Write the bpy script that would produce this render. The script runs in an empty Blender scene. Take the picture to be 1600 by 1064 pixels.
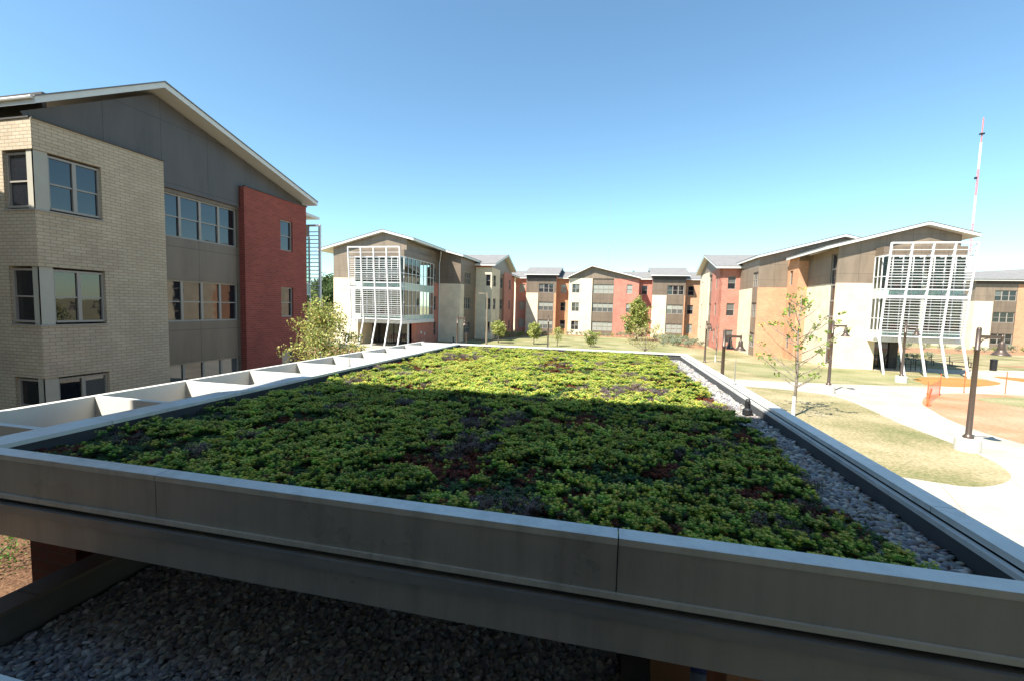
import bpy, math, random
import numpy as np
from mathutils import Vector, Matrix
rnd = random.Random(7)
S = bpy.context.scene
COL = S.collection
PI = math.pi

# ------------------------------------------------------------------ camera
H = 4.45
YAW, PIT, ROL = -0.2206, -0.0736, -0.0257
fw = Vector((math.sin(YAW)*math.cos(PIT), math.cos(YAW)*math.cos(PIT), math.sin(PIT)))
r0 = Vector((math.cos(YAW), -math.sin(YAW), 0)); d0 = fw.cross(r0)
rt = r0*math.cos(ROL)+d0*math.sin(ROL); dn = -r0*math.sin(ROL)+d0*math.cos(ROL)
cd = bpy.data.cameras.new('camera'); cam = bpy.data.objects.new('camera', cd); COL.objects.link(cam)
M = Matrix((( rt.x, -dn.x, -fw.x, 0), (rt.y, -dn.y, -fw.y, 0), (rt.z, -dn.z, -fw.z, H), (0, 0, 0, 1)))
cam.matrix_world = M
cd.sensor_width = 36; cd.lens = 684/1600*36; cd.clip_start = 0.05; cd.clip_end = 3000
S.camera = cam

# ------------------------------------------------------------------ light
SX, SY = 0.45, 0.62                      # how far a shadow moves per metre of height
sdir = Vector((-SX, -SY, 1)).normalized()
EL = math.asin(sdir.z); AZ = math.atan2(sdir.x, sdir.y)
w = bpy.data.worlds.new('World'); S.world = w; w.use_nodes = True
wn = w.node_tree.nodes; wl = w.node_tree.links
bg = wn['Background']; sky = wn.new('ShaderNodeTexSky'); sky.sky_type = 'NISHITA'
sky.sun_disc = False; sky.sun_elevation = EL; sky.sun_rotation = AZ % (2*PI)
sky.air_density = 1.0; sky.dust_density = 0.25; sky.ozone_density = 2.2; sky.altitude = 300
tint = wn.new('ShaderNodeMix'); tint.data_type = 'RGBA'; tint.blend_type = 'MULTIPLY'; tint.inputs[0].default_value = 1; tint.inputs[7].default_value = (.84, 1.03, .99, 1)
wl.new(sky.outputs[0], tint.inputs[6]); wl.new(tint.outputs[2], bg.inputs[0]); bg.inputs[1].default_value = 0.097
ld = bpy.data.lights.new('sun', 'SUN'); ld.energy = 5.0; ld.angle = math.radians(0.5); ld.color = (1, .95, .86)
lo = bpy.data.objects.new('sun', ld); COL.objects.link(lo)
lo.rotation_euler = (-sdir).to_track_quat('-Z', 'Y').to_euler(); lo.location = (0, -20, 60)
S.view_settings.view_transform = 'Standard'; S.view_settings.look = 'None'
S.view_settings.exposure = 1.36; S.view_settings.gamma = 1
S.render.engine = 'CYCLES'
S.cycles.max_bounces = 6; S.cycles.transparent_max_bounces = 12; S.cycles.caustics_reflective = False; S.cycles.caustics_refractive = False

# ------------------------------------------------------------------ materials
MAT = {}
def newmat(name):
    m = bpy.data.materials.new(name); m.use_nodes = True; MAT[name] = m
    return m, m.node_tree.nodes, m.node_tree.links, m.node_tree.nodes['Principled BSDF']
def ramp(N, stops):
    r = N.new('ShaderNodeValToRGB'); e = r.color_ramp.elements
    e[0].position, e[0].color = stops[0][0], (*stops[0][1], 1)
    e[1].position, e[1].color = stops[-1][0], (*stops[-1][1], 1)
    for p, c in stops[1:-1]:
        x = e.new(p); x.color = (*c, 1)
    return r
def noise(N, L, scale, detail=4, coord=None, rough=.55):
    n = N.new('ShaderNodeTexNoise'); n.inputs['Scale'].default_value = scale; n.inputs['Detail'].default_value = detail
    n.inputs['Roughness'].default_value = rough
    if coord is None:
        g = N.new('ShaderNodeNewGeometry'); coord = g.outputs['Position']
    L.new(coord, n.inputs['Vector']); return n
def bump(N, L, B, src, strength=.3, dist=.01):
    b = N.new('ShaderNodeBump'); b.inputs['Strength'].default_value = strength; b.inputs['Distance'].default_value = dist
    L.new(src, b.inputs['Height']); L.new(b.outputs[0], B.inputs['Normal'])
def plain(name, c, rough=.6, metal=0, var=.12, scale=3, spec=.5, bumps=0):
    m, N, L, B = newmat(name)
    n = noise(N, L, scale)
    r = ramp(N, [(.3, [x*(1-var) for x in c]), (.7, [min(1, x*(1+var)) for x in c])])
    L.new(n.outputs[0], r.inputs[0]); L.new(r.outputs[0], B.inputs['Base Color'])
    B.inputs['Roughness'].default_value = rough; B.inputs['Metallic'].default_value = metal
    B.inputs['Specular IOR Level'].default_value = spec
    if bumps:
        n2 = noise(N, L, scale*12, 3); bump(N, L, B, n2.outputs[0], bumps, .01)
    return m
def brick(name, c1, c2, mortar, bw=.3, bh=.1, ms=.009, rough=.85):
    m, N, L, B = newmat(name)
    uv = N.new('ShaderNodeUVMap'); b = N.new('ShaderNodeTexBrick')
    b.inputs['Color1'].default_value = (*c1, 1); b.inputs['Color2'].default_value = (*c2, 1); b.inputs['Mortar'].default_value = (*mortar, 1)
    b.inputs['Scale'].default_value = 1; b.inputs['Brick Width'].default_value = bw; b.inputs['Row Height'].default_value = bh
    b.inputs['Mortar Size'].default_value = ms; b.inputs['Mortar Smooth'].default_value = .2; b.inputs['Bias'].default_value = 0
    L.new(uv.outputs[0], b.inputs['Vector'])
    n = noise(N, L, .9, 5); r = ramp(N, [(.25, (.82, .82, .82)), (.75, (1.12, 1.12, 1.12))]); L.new(n.outputs[0], r.inputs[0])
    mx = N.new('ShaderNodeMix'); mx.data_type = 'RGBA'; mx.blend_type = 'MULTIPLY'; mx.inputs[0].default_value = 1
    L.new(b.outputs[0], mx.inputs[6]); L.new(r.outputs[0], mx.inputs[7]); L.new(mx.outputs[2], B.inputs['Base Color'])
    B.inputs['Roughness'].default_value = rough
    inv = N.new('ShaderNodeMath'); inv.operation = 'SUBTRACT'; inv.inputs[0].default_value = 1; L.new(b.outputs['Fac'], inv.inputs[1])
    bump(N, L, B, inv.outputs[0], .6, .006)
    return m
def panel(name, c, pw=2.4, ph=1.62):
    m, N, L, B = newmat(name)
    uv = N.new('ShaderNodeUVMap'); b = N.new('ShaderNodeTexBrick'); b.offset = 0
    b.inputs['Color1'].default_value = (*c, 1); b.inputs['Color2'].default_value = (*[x*1.07 for x in c], 1); b.inputs['Mortar'].default_value = (*[x*.45 for x in c], 1)
    b.inputs['Scale'].default_value = 1; b.inputs['Brick Width'].default_value = pw; b.inputs['Row Height'].default_value = ph
    b.inputs['Mortar Size'].default_value = .012
    L.new(uv.outputs[0], b.inputs['Vector'])
    gg = N.new('ShaderNodeNewGeometry'); mp = N.new('ShaderNodeMapping'); mp.inputs['Scale'].default_value = (1.6, 1.6, .35); L.new(gg.outputs['Position'], mp.inputs[0])
    n = noise(N, L, 1.0, 7, mp.outputs[0], .65); r = ramp(N, [(.32, (.80, .79, .78)), (.5, (1, 1, 1)), (.68, (1.14, 1.13, 1.12))]); L.new(n.outputs[0], r.inputs[0])
    mx = N.new('ShaderNodeMix'); mx.data_type = 'RGBA'; mx.blend_type = 'MULTIPLY'; mx.inputs[0].default_value = 1
    L.new(b.outputs[0], mx.inputs[6]); L.new(r.outputs[0], mx.inputs[7]); L.new(mx.outputs[2], B.inputs['Base Color'])
    B.inputs['Roughness'].default_value = .48
    return m
def vcol(name, rough=.7, transl=0, spec=.3, gain=1):
    m, N, L, B = newmat(name)
    a = N.new('ShaderNodeAttribute'); a.attribute_name = 'Col'
    L.new(a.outputs['Color'], B.inputs['Base Color']); B.inputs['Roughness'].default_value = rough; B.inputs['Specular IOR Level'].default_value = spec
    if transl:
        t = N.new('ShaderNodeBsdfTranslucent'); L.new(a.outputs['Color'], t.inputs[0]); mx = N.new('ShaderNodeMixShader'); mx.inputs[0].default_value = transl
        o = [x for x in N if x.type == 'OUTPUT_MATERIAL'][0]
        L.new(B.outputs[0], mx.inputs[1]); L.new(t.outputs[0], mx.inputs[2]); L.new(mx.outputs[0], o.inputs[0])
    return m
def ground(name, stops, s1=.35, s2=6, mixf=.45, rough=.95, bs=.4, bd=.03):
    m, N, L, B = newmat(name)
    n1 = noise(N, L, s1, 6); n2 = noise(N, L, s2, 6, rough=.7)
    mx = N.new('ShaderNodeMix'); mx.inputs[0].default_value = mixf; L.new(n1.outputs[0], mx.inputs[2]); L.new(n2.outputs[0], mx.inputs[3])
    r = ramp(N, stops); L.new(mx.outputs[0], r.inputs[0]); L.new(r.outputs[0], B.inputs['Base Color'])
    B.inputs['Roughness'].default_value = rough; B.inputs['Specular IOR Level'].default_value = .2
    bump(N, L, B, n2.outputs[0], bs, bd)
    return m

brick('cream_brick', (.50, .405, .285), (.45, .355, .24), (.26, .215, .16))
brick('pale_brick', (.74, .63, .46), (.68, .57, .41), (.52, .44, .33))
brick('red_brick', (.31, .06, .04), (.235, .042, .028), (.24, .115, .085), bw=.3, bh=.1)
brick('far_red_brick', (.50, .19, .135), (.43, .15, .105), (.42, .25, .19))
brick('shaded_brick', (.13, .035, .022), (.10, .026, .018), (.08, .05, .04))  # brick darkened for the left columns, their shade put into the colour
brick('orange_brick', (.56, .29, .155), (.49, .24, .125), (.45, .29, .2))
panel('brown_panel', (.155, .117, .084), 1.85, 1.62)
panel('tan_panel', (.20, .155, .112), 1.85, 1.62)
panel('slate_panel', (.075, .064, .058), 1.9, 2.2)
plain('dark_trim_eave_shade', (.06, .055, .05), .7)  # near-black for flashings and door surrounds, also paints shade below an eave
plain('white_fascia', (.62, .62, .58), .45, var=.04)
plain('trim_cream', (.38, .355, .29), .5, var=.04)
plain('frame_tan', (.31, .28, .24), .45, var=.04)
plain('white_steel', (.62, .62, .61), .4, var=.03)
def streaked(name, c, rough, metal):
    m, N, L, B = newmat(name); g = N.new('ShaderNodeNewGeometry')
    mp = N.new('ShaderNodeMapping'); mp.inputs['Scale'].default_value = (9, 9, .8); L.new(g.outputs['Position'], mp.inputs[0])
    n = noise(N, L, 1.0, 6, mp.outputs[0], .65); n2 = noise(N, L, 1.1, 5)
    mx = N.new('ShaderNodeMix'); mx.inputs[0].default_value = .5; L.new(n.outputs[0], mx.inputs[2]); L.new(n2.outputs[0], mx.inputs[3])
    r = ramp(N, [(.33, [x*.72 for x in c]), (.5, c), (.68, [min(1, x*1.14) for x in c])]); L.new(mx.outputs[0], r.inputs[0]); L.new(r.outputs[0], B.inputs['Base Color'])
    q = N.new('ShaderNodeMapRange'); q.inputs[1].default_value = .3; q.inputs[2].default_value = .7; q.inputs[3].default_value = rough-.1; q.inputs[4].default_value = rough+.16
    L.new(n2.outputs[0], q.inputs[0]); L.new(q.outputs[0], B.inputs['Roughness']); B.inputs['Metallic'].default_value = metal
    n3 = noise(N, L, 1.6, 2); bump(N, L, B, n3.outputs[0], .25, .02)
streaked('coping_metal', (.60, .60, .57), .36, .1); streaked('fascia_metal', (.41, .405, .385), .34, .2)
plain('trellis_paint', (.60, .58, .52), .55, var=.05)
plain('membrane', (.06, .062, .065), .8, var=.2)
plain('lamp_bronze', (.085, .06, .045), .38, .3, var=.1)
plain('lamp_tan', (.22, .18, .13), .5, .1)
plain('plinth_concrete', (.52, .49, .43), .9, var=.08, bumps=.3)
plain('black_metal', (.02, .02, .022), .45, .2)
plain('grey_steel', (.33, .33, .33), .4, .4)
plain('int_wall', (.28, .19, .11), .9); plain('int_wood', (.25, .12, .05), .6); plain('int_ceiling', (.35, .33, .29), .9)
plain('int_floor', (.2, .16, .12), .6); plain('chair_red', (.45, .03, .03), .7)
plain('spandrel', (.36, .50, .44), .18, var=.03)
plain('shingle_far', (.17, .165, .16), .95, var=.12, scale=1.5, bumps=.4)
plain('bark', (.22, .185, .15), .95, var=.35, scale=9, bumps=.5); plain('tree_wrap', (.62, .6, .55), .9, var=.1)
plain('mast_red', (.6, .2, .19), .6, var=.02); plain('mast_white', (.7, .7, .7), .6, var=.02)
plain('blue_plastic', (.02, .05, .18), .35, var=.1); plain('blue_light', (.12, .2, .3), .4)
plain('stake_orange', (.75, .14, .05), .6)
plain('door_glass', (.02, .025, .025), .07, spec=.9)
ground('grass_dry', [(.38, (.10, .12, .04)), (.48, (.22, .19, .095)), (.56, (.32, .265, .155)), (.66, (.38, .32, .21))], .28, 9, .5)
ground('grass_green', [(.38, (.11, .13, .045)), (.5, (.22, .21, .10)), (.62, (.33, .28, .17))], .28, 8, .5)
ground('mulch', [(.35, (.05, .022, .012)), (.5, (.14, .072, .038)), (.66, (.30, .18, .10))], 1.5, 22, .75, bd=.05, bs=.9)
ground('bed_mulch', [(.35, (.17, .09, .05)), (.5, (.28, .16, .09)), (.66, (.36, .24, .14))], 1.5, 16, .6)
ground('orange_soil', [(.35, (.28, .13, .06)), (.5, (.37, .20, .115)), (.66, (.45, .29, .19))], .4, 7, .5)
ground('tan_mulch', [(.35, (.24, .12, .03)), (.65, (.33, .185, .06))], .6, 9, .6)
ground('soil', [(.35, (.02, .014, .01)), (.65, (.06, .045, .03))], 3, 30, .6)

def concrete():
    m, N, L, B = newmat('concrete')
    g = N.new('ShaderNodeNewGeometry'); b = N.new('ShaderNodeTexBrick'); b.offset = 0
    for k, c in (('Color1', (.43, .385, .31)), ('Color2', (.40, .355, .285)), ('Mortar', (.23, .20, .155))): b.inputs[k].default_value = (*c, 1)
    b.inputs['Scale'].default_value = 1; b.inputs['Brick Width'].default_value = 1.8; b.inputs['Row Height'].default_value = 1.8; b.inputs['Mortar Size'].default_value = .012
    mp = N.new('ShaderNodeMapping'); mp.inputs['Rotation'].default_value = (0, 0, .35); L.new(g.outputs['Position'], mp.inputs[0]); L.new(mp.outputs[0], b.inputs['Vector'])
    n = noise(N, L, .7, 7); r = ramp(N, [(.3, (.74, .73, .70)), (.5, (.95, .95, .94)), (.7, (1.08, 1.08, 1.06))]); L.new(n.outputs[0], r.inputs[0])
    mx = N.new('ShaderNodeMix'); mx.data_type = 'RGBA'; mx.blend_type = 'MULTIPLY'; mx.inputs[0].default_value = 1
    L.new(b.outputs[0], mx.inputs[6]); L.new(r.outputs[0], mx.inputs[7]); L.new(mx.outputs[2], B.inputs['Base Color']); B.inputs['Roughness'].default_value = .9
concrete()
def pane_mat():
    m, N, L, B = newmat('window_glass')
    a = N.new('ShaderNodeAttribute'); a.attribute_name = 'Col'
    L.new(a.outputs['Color'], B.inputs['Base Color']); B.inputs['Roughness'].default_value = .5; B.inputs['Specular IOR Level'].default_value = 0
    B.inputs['Coat Weight'].default_value = 1; B.inputs['Coat Roughness'].default_value = .02; B.inputs['Coat IOR'].default_value = 1.75
    n = noise(N, L, 1.1, 2); b = N.new('ShaderNodeBump'); b.inputs['Strength'].default_value = .05; b.inputs['Distance'].default_value = .05
    L.new(n.outputs[0], b.inputs['Height']); L.new(b.outputs[0], B.inputs['Coat Normal'])
pane_mat()
def clear_glass():
    m, N, L, B = newmat('clear_glass'); o = [x for x in N if x.type == 'OUTPUT_MATERIAL'][0]
    t = N.new('ShaderNodeBsdfTransparent'); t.inputs[0].default_value = (.80, .9, .86, 1)
    g = N.new('ShaderNodeBsdfGlossy'); g.inputs['Roughness'].default_value = .01; g.inputs[0].default_value = (.9, 1, 1, 1)
    f = N.new('ShaderNodeFresnel'); f.inputs[0].default_value = 1.55
    mx = N.new('ShaderNodeMixShader'); L.new(f.outputs[0], mx.inputs[0]); L.new(t.outputs[0], mx.inputs[1]); L.new(g.outputs[0], mx.inputs[2]); L.new(mx.outputs[0], o.inputs[0])
clear_glass()
def net_mat():
    m, N, L, B = newmat('orange_net'); o = [x for x in N if x.type == 'OUTPUT_MATERIAL'][0]
    B.inputs['Base Color'].default_value = (.8, .2, .08, 1)
    t = N.new('ShaderNodeBsdfTransparent'); uv = N.new('ShaderNodeUVMap'); b = N.new('ShaderNodeTexBrick'); b.offset = 0
    b.inputs['Scale'].default_value = 1; b.inputs['Brick Width'].default_value = .06; b.inputs['Row Height'].default_value = .06; b.inputs['Mortar Size'].default_value = .011
    L.new(uv.outputs[0], b.inputs['Vector'])
    mx = N.new('ShaderNodeMixShader'); L.new(b.outputs['Fac'], mx.inputs[0]); L.new(t.outputs[0], mx.inputs[1]); L.new(B.outputs[0], mx.inputs[2]); L.new(mx.outputs[0], o.inputs[0])
net_mat()
vcol('leaf', .55, .35); vcol('sedum', .6, .25, .2); vcol('pebble', .55, 0, .4); vcol('painted', .6)

# ------------------------------------------------------------------ helpers
def empty(name, label, cat, loc, group=None):
    o = bpy.data.objects.new(name, None); COL.objects.link(o); o.location = loc; o.empty_display_size = .3
    o['label'] = label; o['category'] = cat
    if group: o['group'] = group
    return o
def tag(o, label, cat, group=None):
    o['label'] = label; o['category'] = cat
    if group: o['group'] = group
    return o
def wloc(o):
    v = Vector(o.location)
    while o.parent: o = o.parent; v += Vector(o.location)
    return v
class MB:
    def __init__(s): s.v = []; s.f = []; s.c = []; s.m = []; s.mi = 0; s.col = None
    def add(s, vs, fs, col=None):
        b = len(s.v); s.v += [tuple(x) for x in vs]
        for f in fs: s.f.append(tuple(b+i for i in f)); s.c.append(col or s.col or (.5, .5, .5)); s.m.append(s.mi)
        return s
    def box(s, x0, y0, z0, x1, y1, z1, col=None):
        x0, x1 = sorted((x0, x1)); y0, y1 = sorted((y0, y1)); z0, z1 = sorted((z0, z1))
        return s.add([(x0,y0,z0),(x1,y0,z0),(x1,y1,z0),(x0,y1,z0),(x0,y0,z1),(x1,y0,z1),(x1,y1,z1),(x0,y1,z1)],
              [(0,3,2,1),(4,5,6,7),(0,1,5,4),(1,2,6,5),(2,3,7,6),(3,0,4,7)], col)
    def beam(s, a, b, wd, ht, up=(0, 0, 1), col=None):
        a = Vector(a); b = Vector(b); d = (b-a).normalized(); u = Vector(up)
        if abs(d.dot(u)) > .99: u = Vector((0, 1, 0))
        r = d.cross(u).normalized(); t = r.cross(d)
        vs = [p + r*sx*wd/2 + t*sz*ht/2 for p in (a, b) for sx, sz in ((-1,-1),(1,-1),(1,1),(-1,1))]
        return s.add(vs, [(0,1,2,3),(7,6,5,4),(0,4,5,1),(1,5,6,2),(2,6,7,3),(3,7,4,0)], col)
    def tube(s, pts, rad, n=8, col=None, cap=True):
        pts = [Vector(p) for p in pts]
        if not isinstance(rad, (list, tuple)): rad = [rad]*len(pts)
        vs = []; fs = []; prev = None
        for i, p in enumerate(pts):
            d = (pts[min(i+1, len(pts)-1)]-pts[max(i-1, 0)]).normalized()
            if prev is None:
                u = d.orthogonal().normalized()
            else:
                u = (prev - d*prev.dot(d)).normalized()
            prev = u; t = d.cross(u)
            for k in range(n):
                a = 2*PI*k/n; vs.append(p + (u*math.cos(a)+t*math.sin(a))*rad[i])
        for i in range(len(pts)-1):
            for k in range(n):
                k2 = (k+1) % n; fs.append((i*n+k, i*n+k2, (i+1)*n+k2, (i+1)*n+k))
        if cap: fs.append(tuple(range(n-1, -1, -1))); fs.append(tuple((len(pts)-1)*n+k for k in range(n)))
        return s.add(vs, fs, col)
    def lathe(s, prof, c, n=16, col=None):
        c = Vector(c); vs = []; fs = []
        for r, z in prof:
            for k in range(n):
                a = 2*PI*k/n; vs.append(c+Vector((r*math.cos(a), r*math.sin(a), z)))
        for i in range(len(prof)-1):
            for k in range(n):
                k2 = (k+1) % n; fs.append((i*n+k, i*n+k2, (i+1)*n+k2, (i+1)*n+k))
        return s.add(vs, fs, col)
    def build(s, name, mat, parent=None, smooth=False, origin=None, vc=False):
        off = wloc(parent) if parent else Vector((0, 0, 0))
        if origin is not None: off = Vector(origin)
        me = bpy.data.meshes.new(name)
        me.from_pydata([(x-off.x, y-off.y, z-off.z) for x, y, z in s.v], [], s.f)
        uvl = me.uv_layers.new(name='UVMap')
        n = len(me.loops)
        if n:
            co = np.array(s.v); li = np.empty(n, int); me.loops.foreach_get('vertex_index', li)
            nr = np.empty(len(me.polygons)*3); me.polygons.foreach_get('normal', nr); nr = np.abs(nr.reshape(-1, 3))
            tot = np.empty(len(me.polygons), int); me.polygons.foreach_get('loop_total', tot)
            ln = np.repeat(nr, tot, axis=0); p = co[li]
            uv = np.where((ln[:, 2] > .7)[:, None], p[:, :2], np.where((ln[:, 0] > ln[:, 1])[:, None], p[:, 1:], p[:, [0, 2]]))
            uvl.data.foreach_set('uv', uv.ravel())
            if vc:
                ca = me.color_attributes.new('Col', 'FLOAT_COLOR', 'CORNER')
                cc = np.ones((n, 4)); cc[:, :3] = np.repeat(np.array(s.c), tot, axis=0); ca.data.foreach_set('color', cc.ravel())
        for mm in (mat if isinstance(mat, (list, tuple)) else [mat]): me.materials.append(MAT[mm])
        if isinstance(mat, (list, tuple)): me.polygons.foreach_set('material_index', s.m)
        if smooth: me.polygons.foreach_set('use_smooth', [True]*len(me.polygons))
        me.update()
        o = bpy.data.objects.new(name, me); COL.objects.link(o)
        if parent: o.parent = parent
        elif origin is not None: o.location = origin
        return o
def fast_mesh(name, V, F, C, mat, smooth=False):
    """V (n,3), F (m,k) all the same k, C per-face colour (m,3)"""
    me = bpy.data.meshes.new(name); m, k = F.shape
    me.vertices.add(len(V)); me.vertices.foreach_set('co', V.astype(np.float32).ravel())
    me.loops.add(m*k); me.loops.foreach_set('vertex_index', F.astype(np.int32).ravel())
    me.polygons.add(m); me.polygons.foreach_set('loop_start', np.arange(0, m*k, k, dtype=np.int32))
    try: me.polygons.foreach_set('loop_total', np.full(m, k, dtype=np.int32))
    except Exception: pass
    me.update(calc_edges=True)
    ca = me.color_attributes.new('Col', 'FLOAT_COLOR', 'CORNER'); cc = np.ones((m*k, 4), np.float32); cc[:, :3] = np.repeat(C, k, axis=0)
    ca.data.foreach_set('color', cc.ravel())
    me.materials.append(MAT[mat])
    me.polygons.foreach_set('use_smooth', np.full(m, smooth))
    me.update(); me.validate()
    o = bpy.data.objects.new(name, me); COL.objects.link(o); return o
def sheet(name, poly, z, mat, kind='structure', label=None, cat=None):
    b = MB(); b.add([(x, y, z) for x, y in poly], [tuple(range(len(poly)))]); o = b.build(name, mat)
    if o.data.polygons[0].normal.z < 0: o.data.flip_normals()
    if kind: o['kind'] = kind
    if label: o['label'] = label; o['category'] = cat
    return o
def smooth_poly(pts, n=6):
    out = []; m = len(pts)
    for i in range(m):
        p0, p1, p2, p3 = [Vector(pts[(i+k-1) % m]) for k in range(4)]
        for j in range(n):
            t = j/n; out.append(tuple(.5*((2*p1)+(p2-p0)*t+(2*p0-5*p1+4*p2-p3)*t*t+(3*p1-p0-3*p2+p3)*t**3)))
    return out

PANE = {'dark': (.012, .014, .018), 'blind': (.30, .31, .27), 'grey': (.10, .105, .10)}
WC = {}
def win_mesh(wd, ht, n, hung, fr):
    key = (round(wd, 2), round(ht, 2), n, hung, fr)
    if key in WC: return WC[key]
    b = MB(); t = .06
    b.box(0, -.02, 0, t, .08, ht); b.box(wd-t, -.02, 0, wd, .08, ht); b.box(t, -.02, ht-t, wd-t, .08, ht); b.box(t, -.035, 0, wd-t, .08, t)
    cells = []; cw = wd/n
    for i in range(n):
        x0 = i*cw+(t if i == 0 else .05); x1 = (i+1)*cw-(t if i == n-1 else .05)
        if i < n-1: b.box(x1, -.018, t, x1+.1, .08, ht-t)
        if hung: b.box(x0, 0, ht*.47, x1, .06, ht*.47+.045)
        cells.append((x0, x1))
    me = b.build('window', fr); m = me.data; bpy.data.objects.remove(me)
    panes = []
    for v in range(4):
        r2 = random.Random(v*13+n); g = MB()
        for x0, x1 in cells:
            k = r2.random(); lev = r2.choice([0, 0, .5, 1]) if v != 3 else 0
            zs = [t, ht*.47, ht-t]
            bl = PANE['blind'] if v == 1 else PANE['grey']
            cb, ct = PANE['dark'], PANE['dark']
            if v == 1: cb = ct = PANE['blind']
            elif v == 2: ct = PANE['blind']; cb = PANE['grey']
            elif v == 0 and k < .35: ct = PANE['grey']
            g.add([(x0, .045, zs[0]), (x1, .045, zs[0]), (x1, .045, zs[1]), (x0, .045, zs[1])], [(0, 1, 2, 3)], cb)
            g.add([(x0, .03, zs[1]), (x1, .03, zs[1]), (x1, .03, zs[2]), (x0, .03, zs[2])], [(0, 1, 2, 3)], ct)
        o = g.build('pane', 'window_glass', vc=True); panes.append(o.data); bpy.data.objects.remove(o)
    WC[key] = (m, panes); return WC[key]

class Facade:
    """A vertical face from P0 to P1, looking out to the right of that direction."""
    def __init__(s, parent, p0, p1):
        s.par = parent; s.p0 = Vector((*p0, 0)); d = Vector((*p1, 0))-s.p0; s.len = d.length; s.d = d.normalized(); s.n = Vector((s.d.y, -s.d.x, 0))
    def pt(s, u, o, z): return s.p0+s.d*u+s.n*o+Vector((0, 0, z))
    def wall(s, u0, u1, z0, z1, mat, ops=(), off=0, t=.3, name='wall', label=None):
        us = sorted({u0, u1, *[min(max(o[0], u0), u1) for o in ops], *[min(max(o[1], u0), u1) for o in ops]})
        zs = sorted({z0, z1, *[min(max(o[2], z0), z1) for o in ops], *[min(max(o[3], z0), z1) for o in ops]})
        def solid(i, j):
            if i < 0 or j < 0 or i >= len(us)-1 or j >= len(zs)-1: return False
            uc = (us[i]+us[i+1])/2; zc = (zs[j]+zs[j+1])/2
            return not any(o[0] < uc < o[1] and o[2] < zc < o[3] for o in ops)
        b = MB()
        for i in range(len(us)-1):
            for j in range(len(zs)-1):
                if not solid(i, j): continue
                a, c, e, g = us[i], us[i+1], zs[j], zs[j+1]
                tm = min(t, (u1-u0)*.45); e0 = abs(a) < 1e-6; e1 = abs(c-s.len) < 1e-6
                def q(u, o, z, A=a, Cc=c, e0=e0, e1=e1, tm=tm):
                    if o < off-1e-6:                      # mitre the back of the wall at the ends of the facade
                        if e0 and u == A: u = A+tm
                        elif e1 and u == Cc: u = Cc-tm
                    return s.pt(u, o, z)
                b.add([q(a, off, e), q(c, off, e), q(c, off, g), q(a, off, g)], [(0, 1, 2, 3)])
                b.add([q(a, off-t, e), q(c, off-t, e), q(c, off-t, g), q(a, off-t, g)], [(3, 2, 1, 0)])
                if not solid(i-1, j): b.add([q(a, off-t, e), q(a, off, e), q(a, off, g), q(a, off-t, g)], [(0, 1, 2, 3)])
                if not solid(i+1, j): b.add([q(c, off, e), q(c, off-t, e), q(c, off-t, g), q(c, off, g)], [(0, 1, 2, 3)])
                if not solid(i, j-1): b.add([q(a, off-t, e), q(c, off-t, e), q(c, off, e), q(a, off, e)], [(0, 1, 2, 3)])
                if not solid(i, j+1): b.add([q(a, off, g), q(c, off, g), q(c, off-t, g), q(a, off-t, g)], [(0, 1, 2, 3)])
        o = b.build(name, mat, s.par)
        if label: o['label'] = label
        return o
    def poly(s, pts, mat, off=0, t=.25, name='gable_wall'):
        b = MB(); n = len(pts)
        b.add([s.pt(u, off, z) for u, z in pts]+[s.pt(min(max(u, t), s.len-t) if s.len > 2.5*t else u, off-t, z) for u, z in pts],
              [tuple(range(n)), tuple(range(2*n-1, n-1, -1))]+[(i, i+n, (i+1) % n+n, (i+1) % n) for i in range(n)])
        return b.build(name, mat, s.par)
    def win(s, u0, u1, z0, z1, n=1, hung=True, v=None, off=0, frame='frame_tan'):
        m, panes = win_mesh(u1-u0, z1-z0, n, hung, frame)
        o = bpy.data.objects.new('window', m); COL.objects.link(o); o.parent = s.par
        P = s.pt(u0, off-.10, z0); o.location = P-wloc(s.par)
        o.rotation_euler = (0, 0, math.atan2(s.d.y, s.d.x))
        if v is None: v = rnd.choice([0, 0, 2, 3])
        p = bpy.data.objects.new('pane', panes[v]); COL.objects.link(p); p.parent = o
        return o
    def zone(s, u0, u1, z0, z1, mat, wins=(), off=0, v=None, frame='frame_tan', label=None):
        """wins: (u0,u1,z0,z1,n[,variant])"""
        s.wall(u0, u1, z0, z1, mat, [x[:4] for x in wins], off, label=label)
        for x in wins:
            s.win(x[0], x[1], x[2], x[3], x[4], v=(x[5] if len(x) > 5 else v), off=off, frame=frame)

def gable(parent, axis, a0, a1, L, P, R, th=.28, over=.03, shingle='shingle_far', fas='white_fascia'):
    """ridge runs along axis from a0 to a1; L, P, R = (across, top z)"""
    def co(c, a, z): return (c, a, z) if axis == 'y' else (a, c, z)
    def slab(x0, x1, zt, zb, e, name, mat):
        lz = (P[1]-L[1])/(P[0]-L[0]); rz = (R[1]-P[1])/(R[0]-P[0])
        top = [(L[0]-e, L[1]-lz*e+zt), (P[0], P[1]+zt), (R[0]+e, R[1]+rz*e+zt)]
        prof = top+[(R[0]+e, R[1]+rz*e+zb), (P[0], P[1]+zb), (L[0]-e, L[1]-lz*e+zb)]
        vs = [co(c, x0, z) for c, z in prof]+[co(c, x1, z) for c, z in prof]
        b = MB(); b.add(vs, [(0, 1, 4, 5), (1, 2, 3, 4), (11, 10, 7, 6), (10, 9, 8, 7)]+[(i, i+6, (i+1) % 6+6, (i+1) % 6) for i in range(6)])
        return b.build(name, mat, parent)
    slab(a0, a1, -.035, -th, 0, 'fascia', fas)
    o = slab(a0-over, a1+over, 0.01, -.033, over, 'roof', shingle)
    return o

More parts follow.
